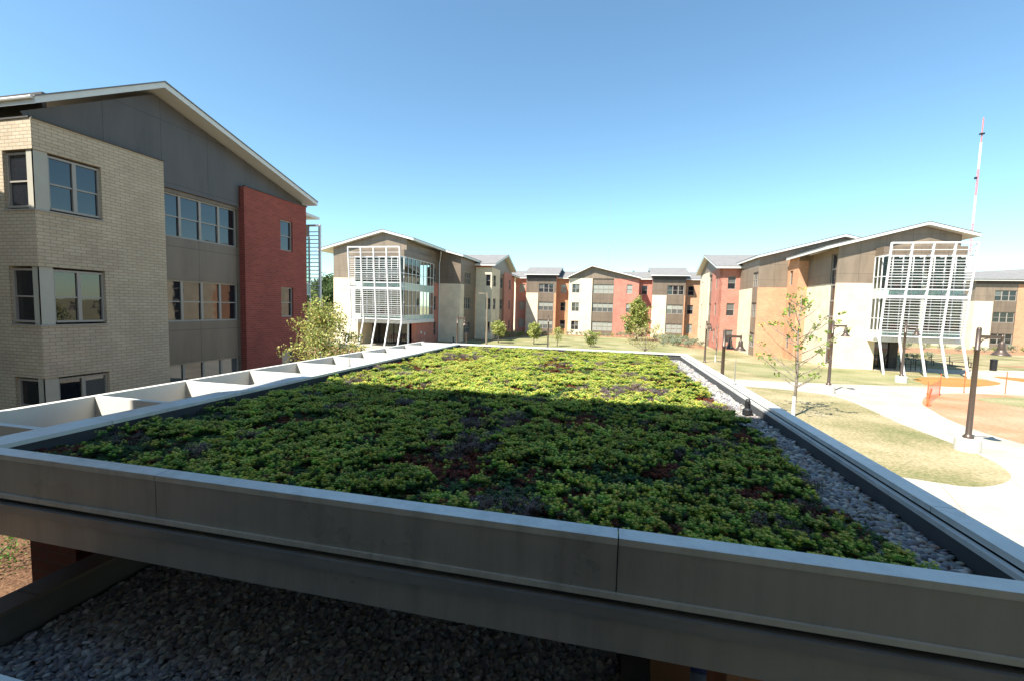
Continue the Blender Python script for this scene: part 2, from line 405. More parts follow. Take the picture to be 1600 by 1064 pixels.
# ------------------------------------------------------------------ ground and paving
b = MB(); b.add([(-900, -300, 0), (900, -300, 0), (900, 1500, 0), (-900, 1500, 0)], [(0, 1, 2, 3)]); g = b.build('ground', 'grass_dry'); g['kind'] = 'structure'
sheet('mulch_bed', [(-15.9, -2), (-4.9, -2), (-4.9, 20), (-12, 20), (-15.9, 21)], .004, 'mulch')
sheet('plaza', [(-25, 13.2), (-5, 12.6), (-4.9, -4), (3, -4), (3, 4), (60, 4), (60, 13), (60, 30), (60, 41.4), (36, 48.5), (30, 46.6), (21.6, 46.6), (21.6, 42.9), (28.2, 42.9), (28, 39.8), (25.8, 37.2), (20.6, 34), (14.4, 32.7), (8.3, 32.4), (-5, 34), (-12, 42), (-21.4, 46.2), (-27.5, 46.2), (-27.5, 42), (-24.5, 42), (-24.5, 30)], .004, 'concrete')
sheet('path', [(-30, 60.2), (-8, 57), (8, 56.2), (12, 52), (13, 47), (16, 46.2), (16, 44.9), (12.2, 46), (10.6, 51), (7, 54.8), (-8, 55.6), (-30, 58.6)][::1], .004, 'concrete') if False else None
sheet('courtyard_lawn', smooth_poly([(-17.5, 52), (-12, 47.2), (-2, 46.4), (6, 45.5), (8, 50), (11, 66), (10.5, 76), (-14, 76), (-17, 66)], 5), .005, 'grass_green')
sheet('grass_island', smooth_poly([(2.6, 29.4), (8.3, 29.35), (11, 28.8), (12.4, 27.4), (12.5, 25), (12.15, 21.6), (12.2, 18.8), (11.95, 16.4), (11.2, 14.9), (9.7, 13.9), (8.2, 14.15), (5, 15.1), (2.9, 16.5), (2.4, 22)], 5), .008, 'grass_dry')
sheet('soil_island', smooth_poly([(16.3, 27.2), (15.6, 25.4), (14.8, 22.5), (14.9, 19.4), (17, 16.4), (22, 14.4), (34, 14), (42, 20), (40, 31), (30, 32.6), (24.4, 32.3), (20.8, 31.7), (18.4, 30.2)], 5), .008, 'orange_soil')
sheet('grass_patch', smooth_poly([(20.2, 29.3), (22.5, 31), (26, 31.7), (33, 31.5), (38, 28), (36, 24), (27, 25.2), (22, 27)], 5), .012, 'grass_green')
sheet('mulch_oval', smooth_poly([(21.1, 34.9), (21.5, 36.8), (23.2, 39.2), (26.3, 40.2), (27.7, 39.2), (27.1, 37.6), (25, 35.9), (22.6, 34.6)], 5), .008, 'tan_mulch')
sheet('mulch_strip', smooth_poly([(30.4, 42.6), (36, 40), (44, 38), (42, 35.5), (33, 37.5), (30, 39.4)], 4), .012, 'tan_mulch')
sheet('near_lawn', smooth_poly([(12.6, 33.1), (20.4, 34.9), (21.4, 37.5), (21.2, 41.8), (16, 42.2), (12, 43), (10, 38)], 4), .009, 'grass_green')
for i, pl in enumerate([[(5.5, 78.2), (13, 78.2), (12.5, 66.5), (12, 58), (9.8, 58.6), (8.8, 66), (5.5, 70)], [(-7.5, 78), (4.5, 78), (4.5, 75), (-7.5, 75)], [(-17.3, 78.5), (-9, 78.5), (-9, 75), (-14, 70), (-15.9, 60), (-17, 57), (-18.2, 57)],
     [(30, 78), (75, 80), (75, 76), (50, 70), (36, 66), (29, 68)], [(-28.5, 40.5), (-24.5, 39.8), (-22.5, 36), (-22, 30), (-28, 28), (-32, 34)], [(36, 52), (46, 56), (60, 58), (60, 53), (46, 51)]]):
    sheet('planting_bed', pl, .010, 'bed_mulch')

# ------------------------------------------------------------------ left dormitory
K = empty('dormitory', 'near cream and red brick dormitory with slate gable at the left edge of the photo', 'building', (-20, 15, 0))
W3 = [(6.99, 8.55), (3.66, 5.24), (.4, 1.97)]
Fb = Facade(K, (-16.2, 9.43), (-16.2, 13.2))
ops = [(-.01 if 0 else 0.0, 1.72, a-.06, c+.06) for a, c in W3]
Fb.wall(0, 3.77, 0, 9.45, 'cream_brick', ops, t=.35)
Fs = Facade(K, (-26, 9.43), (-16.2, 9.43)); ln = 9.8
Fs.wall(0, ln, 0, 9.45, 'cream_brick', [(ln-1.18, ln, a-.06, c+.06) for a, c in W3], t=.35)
for i, (a, c) in enumerate(W3):
    v = [3, 3, 0][i]
    Fb.win(.36, 1.72, a, c, 2, v=v); Fs.win(ln-1.18, ln-.3, a, c, 1, v=3)
    q = MB(); q.box(-16.24, 9.47, a-.058, -16.30, 9.80, c+.058); q.box(-16.51, 9.47, a-.058, -16.241, 9.53, c+.058); q.build('corner_panel', 'trim_cream', K)
    q = MB(); q.box(-17.42, 9.40, a-.10, -16.17, 9.46, a-.058); q.box(-16.23, 9.461, a-.10, -16.17, 11.2, a-.058); q.build('window_sill', 'frame_tan', K)
Fr = Facade(K, (-16.5, 13.2), (-16.5, 16.8))
Fr.zone(0, 3.6, 0, 8.62, 'brown_panel', [(.02, 3.5, 6.83, 8.48, 4, 3), (.02, 3.5, 3.58, 5.2, 4, 3), (.02, 3.5, .35, 1.94, 4, 0)], label='brown panelled wall bay with long window strips')
Fred = Facade(K, (-16.2, 16.8), (-16.2, 20.9))
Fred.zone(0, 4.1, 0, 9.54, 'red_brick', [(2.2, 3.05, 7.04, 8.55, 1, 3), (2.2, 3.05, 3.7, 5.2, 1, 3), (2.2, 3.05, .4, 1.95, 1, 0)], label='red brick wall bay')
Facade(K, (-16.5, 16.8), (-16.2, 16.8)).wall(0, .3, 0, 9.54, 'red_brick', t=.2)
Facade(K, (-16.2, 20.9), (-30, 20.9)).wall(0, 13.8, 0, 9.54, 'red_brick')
Fg = Facade(K, (-16.42, 9.43), (-16.42, 21.0))
Fg.poly([(0, 9.452), (-0.1, 9.6), (3.67, 11.8), (11.4, 9.75), (11.4, 9.542), (7.3, 9.542), (7.3, 8.622), (3.77, 8.622), (3.77, 9.452)], 'slate_panel', off=.02)
for bx in ((-16.24, 9.44, 9.452, -16.16, 13.2, 9.50), (-26, 9.40, 9.452, -16.241, 9.48, 9.50), (-16.28, 16.82, 9.542, -16.16, 20.95, 9.60)): MB().box(*bx).build('cap_flashing', 'dark_trim_eave_shade', K)
Facade(K, (-26, 9.9), (-16.45, 9.9)).wall(0, 9.5, 9.4, 10.4, 'dark_trim_eave_shade', t=.1)  # set-back wall coloured near-black, the shade under the eave painted in
gable(K, 'x', -27, -15.72, (9.28, 9.96), (12.95, 12.12), (21.2, 9.9), th=.22)
q = MB(); q.tube([(-27, 9.24, 9.9), (-15.76, 9.24, 9.9)], .05, 8); q.build('gutter', 'white_fascia', K)
q = MB(); q.box(-30, 9.8, 0, -26.01, 20.8, 9.4); q.build('wall', 'cream_brick', K)
# its glazed gallery at the far end
for z0, z1 in ((8.2, 8.8), (1.9, 2.2)): MB().box(-26, 21.0, z0, -17.0, 22.2, z1).build('gallery_band', 'brown_panel', K)
q = MB(); q.add([(-17.02, 21.0, 2.2), (-17.02, 22.2, 2.2), (-17.02, 22.2, 8.2), (-17.02, 21.0, 8.2)], [(0, 1, 2, 3)]); q.add([(-17.02, 22.18, 2.2), (-26, 22.18, 2.2), (-26, 22.18, 8.2), (-17.02, 22.18, 8.2)], [(0, 1, 2, 3)]); q.build('gallery_glass', 'clear_glass', K)
q = MB(); q.box(-17.05, 21.0, 4.9, -16.99, 22.2, 5.5); q.build('spandrel', 'spandrel', K)
q = MB()
for y in (21.05, 21.6, 22.15): q.box(-17.04, y, 2.2, -16.96, y+.06, 8.2)
for z in (3.1, 4.87, 5.5, 6.4, 8.14): q.box(-17.03, 21.0, z, -16.97, 22.2, z+.06)
q.build('mullions', 'white_steel', K)
q = MB()
for x in (-16.6, -18.2, -19.8): q.box(x-.05, 22.5, 0, x+.05, 22.64, 8.85)
q.box(-20, 22.5, 8.85, -16.55, 22.64, 8.95); q.box(-16.64, 22.2, 8.82, -16.56, 22.49, 8.9)
for k in range(26): q.box(-20, 22.46, 3.0+k*.22, -16.6, 22.5, 3.05+k*.22)
q.build('sun_screen', 'white_steel', K)
q = MB(); q.add([(-27, 21.2, 9.3), (-16.85, 21.2, 9.3), (-16.85, 22.9, 9.3), (-27, 22.9, 9.3), (-27, 21.2, 9.5), (-16.85, 21.2, 9.5), (-16.85, 22.9, 9.42), (-27, 22.9, 9.42)], [(0,3,2,1),(4,5,6,7),(0,1,5,4),(1,2,6,5),(2,3,7,6),(3,0,4,7)]); q.build('roof', 'white_fascia', K)

# ------------------------------------------------------------------ gallery block (used twice)
def gallery(B, x0, x1, yw, xa, side_y1, xb):
    """x0,x1 outer faces of the glass box, yw the wall plane behind it; px0.. entrance recess"""
    yf = yw-1.15; ys = yw-2.0
    yb = yw+3.2
    q = MB(); q.box(x0-.1, yf-.25, 2.5, x1+.1, side_y1, 2.86); q.build('gallery_floor', 'white_fascia', B)
    q = MB(); q.box(x0, yf, 9.5, x1, side_y1, 10.2); q.build('parapet_band', 'brown_panel', B)
    q = MB()
    q.box(x0+.2, yb, 2.87, x1-.3, yb+.1, 9.49); q.box(x0+.05, yf+.3, 2.87, x0+.12, yb, 9.49); q.build('inner_wall', 'int_wall', B)
    MB().box(x0+.15, yf+.35, 6.15, x1-.35, yb, 6.5).build('inner_floor', 'int_ceiling', B); MB().box(x0+.15, yf+.3, 9.35, x1-.3, yb, 9.47).build('inner_ceiling', 'int_ceiling', B)
    q = MB()
    for k in range(3): q.tube([(x0+1+k*2.2, yf+.9, 2.87), (x0+1+k*2.2, yf+.9, 9.35)], .14, 10)
    q.box(x0+1.5, yb-.3, 2.87, x0+3.0, yb-.02, 5.2); q.box(x0+2.5, yb-.3, 6.52, x0+4.0, yb-.02, 8.9); q.build('inner_joinery', 'int_wood', B)
    for z in (2.87, 6.52):
        for k in range(4):
            q = MB(); cx = x0+.9+k*1.25; q.box(cx-.3, yf+1.3, z+.35, cx+.3, yf+1.9, z+.48); q.box(cx-.3, yf+1.85, z+.48, cx+.3, yf+1.97, z+1.0); q.box(cx-.28, yf+1.35, z, cx-.2, yf+1.85, z+.35); q.box(cx+.2, yf+1.35, z, cx+.28, yf+1.85, z+.35)
            q.build('lounge_seat', 'chair_red', B)
    # glass
    q = MB(); q.add([(x0, yf+.05, 2.87), (x1, yf+.05, 2.87), (x1, yf+.05, 9.5), (x0, yf+.05, 9.5)], [(0, 1, 2, 3)])
    q.add([(x1-.03, yf+.05, 2.87), (x1-.03, side_y1-.02, 2.87), (x1-.03, side_y1-.02, 9.5), (x1-.03, yf+.05, 9.5)], [(0, 1, 2, 3)])
    q.add([(x0+.03, yw, 2.87), (x0+.03, yf+.05, 2.87), (x0+.03, yf+.05, 9.5), (x0+.03, yw, 9.5)], [(0, 1, 2, 3)])
    q.build('gallery_glass', 'clear_glass', B)
    q = MB()
    for z0, z1 in ((2.9, 3.35), (6.05, 6.75)):
        q.box(x0+.02, yf+.02, z0, x1-.02, yf+.045, z1); q.box(x1-.025, yf+.1, z0, x1+.0, side_y1-.1, z1); q.box(x0, yf+.1, z0, x0+.025, yw-.02, z1)
    q.build('spandrel', 'spandrel', B)
    q = MB(); nx = 8
    for k in range(nx+1):
        x = x0+(x1-x0)*k/nx; q.box(x-.03, yf-.02, 2.87, x+.03, yf+.06, 9.5)
    ny = max(2, int((side_y1-yf)/.95))
    for k in range(ny+1):
        y = yf+.02+(side_y1-.06-yf)*k/ny; q.box(x1-.06, y-.03, 2.87, x1+.03, y+.03, 9.5)
    for y in (yw-.05, yf+.55): q.box(x0-.03, y-.03, 2.87, x0+.06, y+.03, 9.5)
    for z in (2.87, 3.35, 4.35, 6.0, 6.75, 7.75, 9.44):
        q.box(x0, yf-.015, z, x1, yf+.055, z+.06); q.box(x1-.055, yf, z, x1+.02, side_y1-.02, z+.06); q.box(x0-.02, yf, z, x0+.055, yw, z+.06)
    q.build('mullions', 'white_steel', B)
    # sun screen: five posts kinked at the floor, louvres between
    scr = MB(); n = 4
    yt = lambda z: ys-.6+.6*(10.3-z)/7.45 if z > 2.85 else ys-1.0*(2.85-z)/2.85
    for k in range(n+1):
        x = xa+(xb-xa)*k/n; pts = [(x, yt(10.3), 10.3), (x, ys, 2.85), (x, ys-1.0, -.02)]
        for a, c in zip(pts, pts[1:]): scr.beam(a, c, .105, .15, up=(0, -1, 0))
        for z in (9.35, 6.35, 3.0): scr.beam((x, yt(z)+.05, z), (x, yf, z), .07, .12)
    scr.build('screen_post', 'white_steel', B)
    lv = MB(); lv.beam((xa, yt(10.3), 10.28), (xb, yt(10.3), 10.28), .14, .12)
    zs = [9.75, 9.25]+[8.95-.215*k for k in range(10)]+[5.85-.215*k for k in range(13)]
    for z in zs: lv.beam((xa, yt(z)+.05, z), (xb, yt(z)+.05, z), .16, .038)
    lv.beam((xa, yt(6.7)+.05, 6.72), (xb, yt(6.7)+.05, 6.72), .14, .09); lv.beam((xa, yt(6.1)+.05, 6.12), (xb, yt(6.1)+.05, 6.12), .2, .22); lv.beam((xa, yt(2.95)+.05, 2.98), (xb, yt(2.95)+.05, 2.98), .1, .1)
    lv.build('louvre_screen', 'white_steel', B)

# ------------------------------------------------------------------ west dormitory with gallery
A = empty('dormitory', 'cream brick dormitory with white louvred glass gallery, left of the courtyard', 'building', (-24, 50, 0))
F = Facade(A, (-30.3, 43.5), (-21.5, 43.5))
F.wall(0, 8.8, 0, 7.3, 'pale_brick', [(3.0, 8.81, 0, 2.52), (3.4, 8.81, 2.9, 7.31)])
F.wall(3.39, 8.8, 7.3, 9.5, 'int_wall', [(3.6, 8.6, 7.29, 9.4)], off=-.02, name='inner_wall')
F.wall(0, 3.4, 7.302, 9.52, 'tan_panel')
F.poly([(0, 9.522), (0, 10.55), (6.2, 12.2), (8.8, 11.5), (8.8, 9.522)], 'tan_panel')
Facade(A, (-27.3, 43.8), (-27.3, 46.5)).wall(0, 2.7, 0, 2.5, 'pale_brick')
Fd = Facade(A, (-27.3, 46.5), (-22.4, 46.5)); Fd.wall(0, 4.9, 0, 2.5, 'dark_trim_eave_shade', [(.8, 4.6, 0, 2.4)]); Fd.win(.8, 4.6, 0.02, 2.4, 4, hung=False, v=3, frame='black_metal')
Facade(A, (-22.4, 46.1), (-21.5, 46.1)).wall(0, .9, 0, 2.5, 'far_red_brick'); Facade(A, (-22.4, 46.5), (-22.4, 46.1)).wall(0, .4, 0, 2.5, 'far_red_brick')
F = Facade(A, (-21.5, 46.1), (-21.5, 52.6))
F.wall(0, 4.1, 0, 2.5, 'far_red_brick'); F.zone(4.1, 6.5, 0, 7.3, 'far_red_brick', [(4.95, 5.75, 3.9, 5.7, 1, 3), (4.95, 5.75, .8, 2.5, 1, 3)])
F.zone(4.1, 6.5, 7.302, 11.2, 'brown_panel', [(4.95, 5.75, 7.45, 9.15, 1, 3)])
Facade(A, (-21.5, 43.5), (-21.5, 50.2)).wall(0, 6.7, 10.202, 11.2, 'brown_panel')
gallery(A, -26.9, -21.2, 43.5, -26.8, 50.2, -21.0)
q = MB(); q.tube([(-21.35, 43.7, 0), (-21.35, 43.7, 2.5)], .1, 10); q.build('post', 'white_steel', A)
MB().box(-21.49, 47.2, 1.2, -21.44, 47.5, 1.5).build('wall_fitting', 'white_fascia', A); MB().box(-21.49, 48.2, 1.0, -21.44, 48.4, 1.3).build('wall_fitting', 'white_fascia', A)
q = MB(); q.tube([(-20.7, 51.2, 11.1), (-21.3, 52.4, 10.1), (-21.4, 52.45, 9.9), (-21.4, 52.45, 7.6), (-21.4, 52.45, 7.3), (-21.4, 52.45, 0)], .06, 8); q.build('downspout', 'white_steel', A)
F = Facade(A, (-21.5, 52.6), (-18.6, 52.6)); F.wall(0, 2.9, 0, 7.3, 'pale_brick'); F.poly([(0, 7.302), (0, 11.4), (2.9, 10.75), (2.9, 7.302)], 'brown_panel')
F = Facade(A, (-18.6, 52.6), (-18.6, 58.9))
F.wall(0, 1.35, 0, 7.3, 'pale_brick'); F.zone(1.35, 4.2, 0, 7.3, 'brown_panel', [(1.5, 4.0, 4.15, 5.72, 3, 3), (1.5, 4.0, .9, 2.47, 3, 3)]); F.wall(4.2, 5.95, 0, 7.3, 'brown_panel'); F.wall(5.95, 6.3, 0, 7.3, 'orange_brick')
F.zone(0, 6.3, 7.302, 10.65, 'brown_panel', [(1.5, 4.0, 7.4, 8.97, 3, 3)])
gable(A, 'y', 43.0, 51.9, (-31.9, 10.45), (-24.1, 12.45), (-20.5, 11.52)); gable(A, 'y', 51.93, 62, (-31.9, 10.42), (-24.1, 12.43), (-18.1, 10.88))
Facade(A, (-30.3, 62), (-30.3, 43.8)).wall(0, 18.2, 0, 10.4, 'pale_brick')
q = MB()
for k in range(3):
    x = -25.6+k*1.2; q.tube([(x, 45.3, 0), (x, 45.3, .85), (x+.15, 45.3, 1), (x+.65, 45.3, 1), (x+.8, 45.3, .85), (x+.8, 45.3, 0)], .03, 6)
tag(q.build('bike_rack', 'black_metal', origin=(-24.5, 45.3, 0)), 'row of black bike hoops under the left gallery', 'bike rack')

# corner block behind it
A = empty('dormitory', 'cream and red brick gable block in the shaded left corner of the courtyard', 'building', (-20, 65, 0))
F = Facade(A, (-26, 58.9), (-16.3, 58.9)); F.zone(7.2, 9.7, 0, 9.95, 'pale_brick', [(8.85, 9.55, 7.4, 8.97, 1, 3), (8.85, 9.55, 4.15, 5.72, 1, 3), (8.85, 9.55, .9, 2.47, 1, 3)]); F.wall(0, 7.2, 7, 9.95, 'pale_brick')
F.wall(6, 9.7, 9.952, 10.3, 'far_red_brick', t=.2)
F = Facade(A, (-16.3, 58.9), (-16.3, 71.4))
hh = [(7.4, 8.97), (4.15, 5.72), (.9, 2.47)]
F.zone(0, 4.6, 0, 9.95, 'pale_brick', [(.9, 2.4, a, c, 1, 3) for a, c in hh]); F.zone(4.6, 7.3, 0, 9.5, 'brown_panel', [(5.0, 7.1, a, c, 2, 3) for a, c in hh], off=-.2)
F.zone(7.3, 12.5, 0, 9.95, 'far_red_brick', [(10.6, 11.7, a, c, 1, 0) for a, c in hh])
F.poly([(0, 9.952), (0, 10.2), (7.3, 12.25), (12.5, 10.3), (12.5, 9.952), (7.3, 9.952), (7.3, 9.502), (4.6, 9.502), (4.6, 9.952)], 'tan_panel', off=-.05)
gable(A, 'x', -27, -15.7, (58.35, 10.42), (66.2, 12.6), (71.9, 10.6))
F = Facade(A, (-17.7, 71.4), (-17.7, 79.8)); F.wall(0, 8.4, 0, 10.1, 'far_red_brick')
gable(A, 'y', 71.95, 83, (-23, 10.4), (-20, 11.4), (-17.0, 10.3))

# ------------------------------------------------------------------ centre dormitory
A = empty('dormitory', 'long three storey dormitory across the far end of the courtyard with central gable', 'building', (-1.5, 82, 0))
F = Facade(A, (-17.7, 81), (-15.3, 81)); F.zone(0, 2.4, 0, 10.1, 'far_red_brick', [(.7, 1.8, a, c, 1, 1) for a, c in hh])
F = Facade(A, (-15.3, 79), (-9.8, 79))
F.wall(0, 2.2, 0, 7.3, 'pale_brick'); F.zone(2.2, 5.1, 0, 7.3, 'brown_panel', [(2.35, 5.0, a, c, 3, 2) for a, c in hh[1:]]); F.wall(5.1, 5.5, 0, 7.3, 'orange_brick')
F.zone(0, 5.5, 7.302, 9.9, 'brown_panel', [(2.35, 5.0, 7.4, 8.97, 3, 0)]); F.wall(0, 5.5, 9.902, 10.6, 'dark_trim_eave_shade')
Facade(A, (-9.8, 79), (-9.8, 81)).wall(0, 2, 0, 10.5, 'orange_brick'); Facade(A, (-15.3, 81), (-15.3, 79)).wall(0, 2, 0, 10.5, 'pale_brick')
F = Facade(A, (-9.8, 81), (-7.5, 81)); F.zone(0, 2.3, 0, 10.1, 'orange_brick', [(.6, 1.6, 7.4, 8.97, 1, 1), (.6, 1.6, 4.15, 5.72, 1, 3), (.6, 1.6, .9, 2.47, 1, 3)])
F = Facade(A, (-7.5, 78.5), (4.5, 78.5))
F.zone(0, 4.1, 0, 9.95, 'pale_brick', [(.6, 1.9, a, c, 2, 0) for a, c in hh])
F.zone(4.1, 7.8, 0, 9.95, 'brown_panel', [(4.15, 7.75, a, c, 4, (1, 2, 1)[i]) for i, (a, c) in enumerate(hh)], off=-.2)
F.zone(7.8, 12, 0, 9.95, 'far_red_brick', [(9.95, 10.9, 7.4, 8.97, 1, 1), (9.95, 10.9, 4.15, 5.72, 1, 2), (9.95, 10.9, .9, 2.47, 1, 1)])
F.poly([(0, 9.952), (0, 10.1), (4.0, 12.05), (12, 10.1), (12, 9.952)], 'tan_panel', off=-.08)
Facade(A, (4.5, 78.5), (4.5, 81)).wall(0, 2.5, 0, 10.1, 'far_red_brick'); Facade(A, (-7.5, 81), (-7.5, 78.5)).wall(0, 2.5, 0, 10.1, 'orange_brick')
F = Facade(A, (4.5, 81), (6.8, 81)); F.zone(0, 2.3, 0, 10.1, 'far_red_brick', [(.6, 1.6, a, c, 1, v) for (a, c), v in zip(hh, (3, 1, 1))])
F = Facade(A, (6.8, 79.5), (12.2, 79.5))
F.wall(0, 2.35, 0, 7.3, 'pale_brick'); F.zone(2.35, 5.2, 0, 7.3, 'brown_panel', [(2.45, 5.1, 4.15, 5.72, 3, 2), (2.45, 5.1, .9, 2.47, 3, 1)]); F.wall(5.2, 5.4, 0, 7.3, 'orange_brick')
F.zone(0, 5.4, 7.302, 9.9, 'brown_panel', [(2.45, 5.1, 7.4, 8.97, 3, 3)]); F.wall(0, 5.4, 9.902, 10.6, 'dark_trim_eave_shade')
Facade(A, (12.2, 79.5), (12.2, 81)).wall(0, 1.5, 0, 10.5, 'orange_brick'); Facade(A, (6.8, 81), (6.8, 79.5)).wall(0, 1.5, 0, 10.5, 'far_red_brick')
F = Facade(A, (12.2, 81), (17, 81)); F.zone(0, 4.8, 0, 10.1, 'orange_brick', [(.6, 1.6, a, c, 1, v) for (a, c), v in zip(hh, (3, 0, 1))])
gable(A, 'x', -20, 18, (80.5, 10.25), (85.5, 11.75), (90.5, 10.2))
gable(A, 'x', -15.6, -9.3, (78.3, 10.75), (83.8, 12.35), (89.5, 10.75)); gable(A, 'x', 6.4, 12.7, (78.8, 10.8), (84.2, 12.42), (89.8, 10.8))
gable(A, 'y', 77.9, 90, (-7.75, 10.3), (-3.55, 12.3), (4.75, 10.25))
Facade(A, (17, 90), (-20, 90)).wall(0, 37, 0, 10.1, 'pale_brick')

# ------------------------------------------------------------------ right corner block
A = empty('dormitory', 'red and cream brick gable block at the sunlit right corner of the courtyard', 'building', (16, 65, 0))
F = Facade(A, (12.8, 70.3), (12.8, 58.3))
F.zone(0, 5.7, 0, 9.95, 'pale_brick', [(1.2, 1.95, a, c, 1, 0) for a, c in hh]); F.zone(5.7, 7.9, 0, 9.5, 'brown_panel', [(5.9, 7.7, a, c, 2, 3) for a, c in hh], off=-.2)
F.zone(7.9, 12.0, 0, 9.95, 'far_red_brick', [(9.9, 10.9, a, c, 1, 0) for a, c in hh])
F.poly([(0, 9.952), (0, 10.1), (4.9, 12.1), (12.0, 10.0), (12.0, 9.952), (7.9, 9.952), (7.9, 9.502), (5.7, 9.502), (5.7, 9.952)], 'tan_panel', off=-.05)
F = Facade(A, (12.8, 58.3), (20, 58.3)); F.zone(0, 7.2, 0, 9.95, 'far_red_brick', [(.95, 1.85, a, c, 1, 0) for a, c in hh]); F.wall(0, 7.2, 9.952, 10.1, 'dark_trim_eave_shade', t=.2)
gable(A, 'x', 12.2, 30, (57.6, 10.15), (65.4, 12.4), (70.9, 10.3))

# ------------------------------------------------------------------ east dormitory with gallery
A = empty('dormitory', 'sunlit cream brick dormitory with white louvred gallery on slanted legs at the right', 'building', (22, 50, 0))
F = Facade(A, (15.1, 58.3), (15.1, 51.5))
F.wall(0, 5.0, 0, 7.3, 'pale_brick'); F.zone(5.0, 6.8, 0, 7.3, 'tan_panel', [(5.1, 6.7, 4.15, 5.72, 2, 3), (5.1, 6.7, .9, 2.47, 2, 3)]) if False else F.zone(5.0, 6.8, 0, 7.3, 'tan_panel', [(5.05, 6.75, 4.15, 5.72, 3, 3), (5.05, 6.75, .9, 2.47, 3, 3)])
F.zone(0, 6.8, 7.302, 10.5, 'tan_panel', [(5.05, 6.75, 7.4, 8.97, 3, 3)])
F = Facade(A, (15.1, 51.5), (17.9, 51.5)); F.wall(0, 2.8, 0, 7.3, 'orange_brick'); F.poly([(0, 7.302), (0, 10.5), (2.8, 11.2), (2.8, 7.302)], 'tan_panel')
F = Facade(A, (17.9, 51.5), (17.9, 48.8)); F.zone(0, 2.7, 0, 10.4, 'orange_brick', [(.6, 1.3, a+.1, c, 1, 3) for a, c in hh])
F = Facade(A, (17.9, 48.8), (18.75, 48.8)); F.wall(0, .85, 0, 9.8, 'orange_brick'); F.wall(0, .85, 9.802, 10.4, 'tan_panel')
Facade(A, (17.9, 51.5), (24, 51.5)).poly([(0, 10.4), (0, 11.2), (4.8, 12.4), (9, 11.4), (9, 10.4)], 'tan_panel')
F = Facade(A, (18.75, 48.8), (18.75, 43.0))
F.wall(0, 5.8, 0, 7.3, 'pale_brick', [(4.6, 5.6, .3, 7.31)]); F.wall(0, 5.8, 7.302, 10.3, 'tan_panel', [(4.6, 5.6, 7.2, 9.9)])
for i in range(7): F.win(4.6, 5.6, .3+i*1.37, .3+(i+1)*1.37, 1, hung=False, v=3)
F = Facade(A, (18.75, 43.0), (27.4, 43.0))
F.wall(0, 8.65, 0, 7.3, 'pale_brick', [(3.2, 8.66, 0, 2.52), (3.0, 8.66, 2.9, 7.31)]); F.wall(0, 3.0, 7.302, 9.52, 'tan_panel')
F.poly([(0, 9.522), (0, 10.45), (6.1, 12.0), (8.65, 11.35), (8.65, 9.522)], 'tan_panel')
Fd = Facade(A, (21.95, 45.2), (24.9, 45.2)); Fd.wall(0, 2.95, 0, 2.5, 'dark_trim_eave_shade', [(.2, 2.3, 0, 2.4)]); Fd.win(.2, 2.3, .02, 2.4, 3, hung=False, v=3, frame='black_metal')
Facade(A, (24.9, 45.2), (24.9, 56)).wall(0, 10.8, 0, 2.5, 'pale_brick'); Facade(A, (21.95, 43.3), (21.95, 45.2)).wall(0, 1.9, 0, 2.5, 'pale_brick')
q = MB(); q.box(21.96, 43.31, 2.4, 27.3, 60, 2.49); q.build('soffit', 'white_fascia', A)
Facade(A, (27.4, 43.3), (27.4, 60)).wall(0, 16.7, 9.6, 11.0, 'tan_panel', name='wall'); Facade(A, (27.4, 49.1), (27.4, 60)).wall(0, 10.9, 2.5, 9.6, 'pale_brick')
gallery(A, 21.45, 27.15, 43.0, 21.2, 49.1, 26.8)
gable(A, 'y', 42.4, 50.9, (17.45, 10.34), (24.75, 12.3), (28.3, 11.3)); gable(A, 'y', 50.95, 62, (14.75, 10.65), (22.7, 12.75), (28.3, 11.28))
q = MB()
for k in range(4):
    x = 22.3+k*1.15; q.tube([(x, 44.2, 0), (x, 44.2, .85), (x+.15, 44.2, 1), (x+.65, 44.2, 1), (x+.8, 44.2, .85), (x+.8, 44.2, 0)], .03, 6)
    q.tube([(x+.4, 44.2, 0), (x+.4, 44.2, 1)], .02, 6); q.tube([(x, 44.2, .5), (x+.8, 44.2, .5)], .02, 6)
tag(q.build('bike_rack', 'black_metal', origin=(24, 44.2, 0)), 'row of black bike hoops under the right gallery', 'bike rack')

# far right block
A = empty('dormitory', 'distant cream, brown and orange dormitory beyond the gallery at the right edge', 'building', (60, 85, 0))
F = Facade(A, (54, 81), (78, 81))
F.wall(0, 2.4, 0, 7.3, 'pale_brick'); F.zone(2.4, 5.3, 0, 7.3, 'brown_panel', [(2.5, 5.2, a, c, 3, v) for (a, c), v in zip(hh[1:], (3, 3))]); F.wall(5.3, 24, 0, 9.9, 'orange_brick', [(7.6, 8.8, a, c) for a, c in hh])
for a, c in hh: F.win(7.6, 8.8, a, c, 1, v=3)
F.zone(0, 5.3, 7.302, 9.9, 'tan_panel', [(2.5, 5.2, 7.4, 8.97, 3, 0)]); F.wall(0, 24, 9.902, 10.4, 'dark_trim_eave_shade', t=.2)
F = Facade(A, (54, 92), (54, 81)); F.wall(0, 11, 0, 7.3, 'pale_brick'); F.wall(0, 11, 7.302, 10.3, 'tan_panel')
q = MB(); q.add([(53.4, 80.4, 10.35), (80, 80.4, 10.35), (80, 94, 10.35), (53.4, 94, 10.35), (53.4, 80.4, 10.6), (80, 80.4, 10.6), (80, 94, 10.6), (53.4, 94, 10.6)], [(0,3,2,1),(0,1,5,4),(1,2,6,5),(2,3,7,6),(3,0,4,7),(4,5,6,7)]); q.build('fascia', 'white_fascia', A)
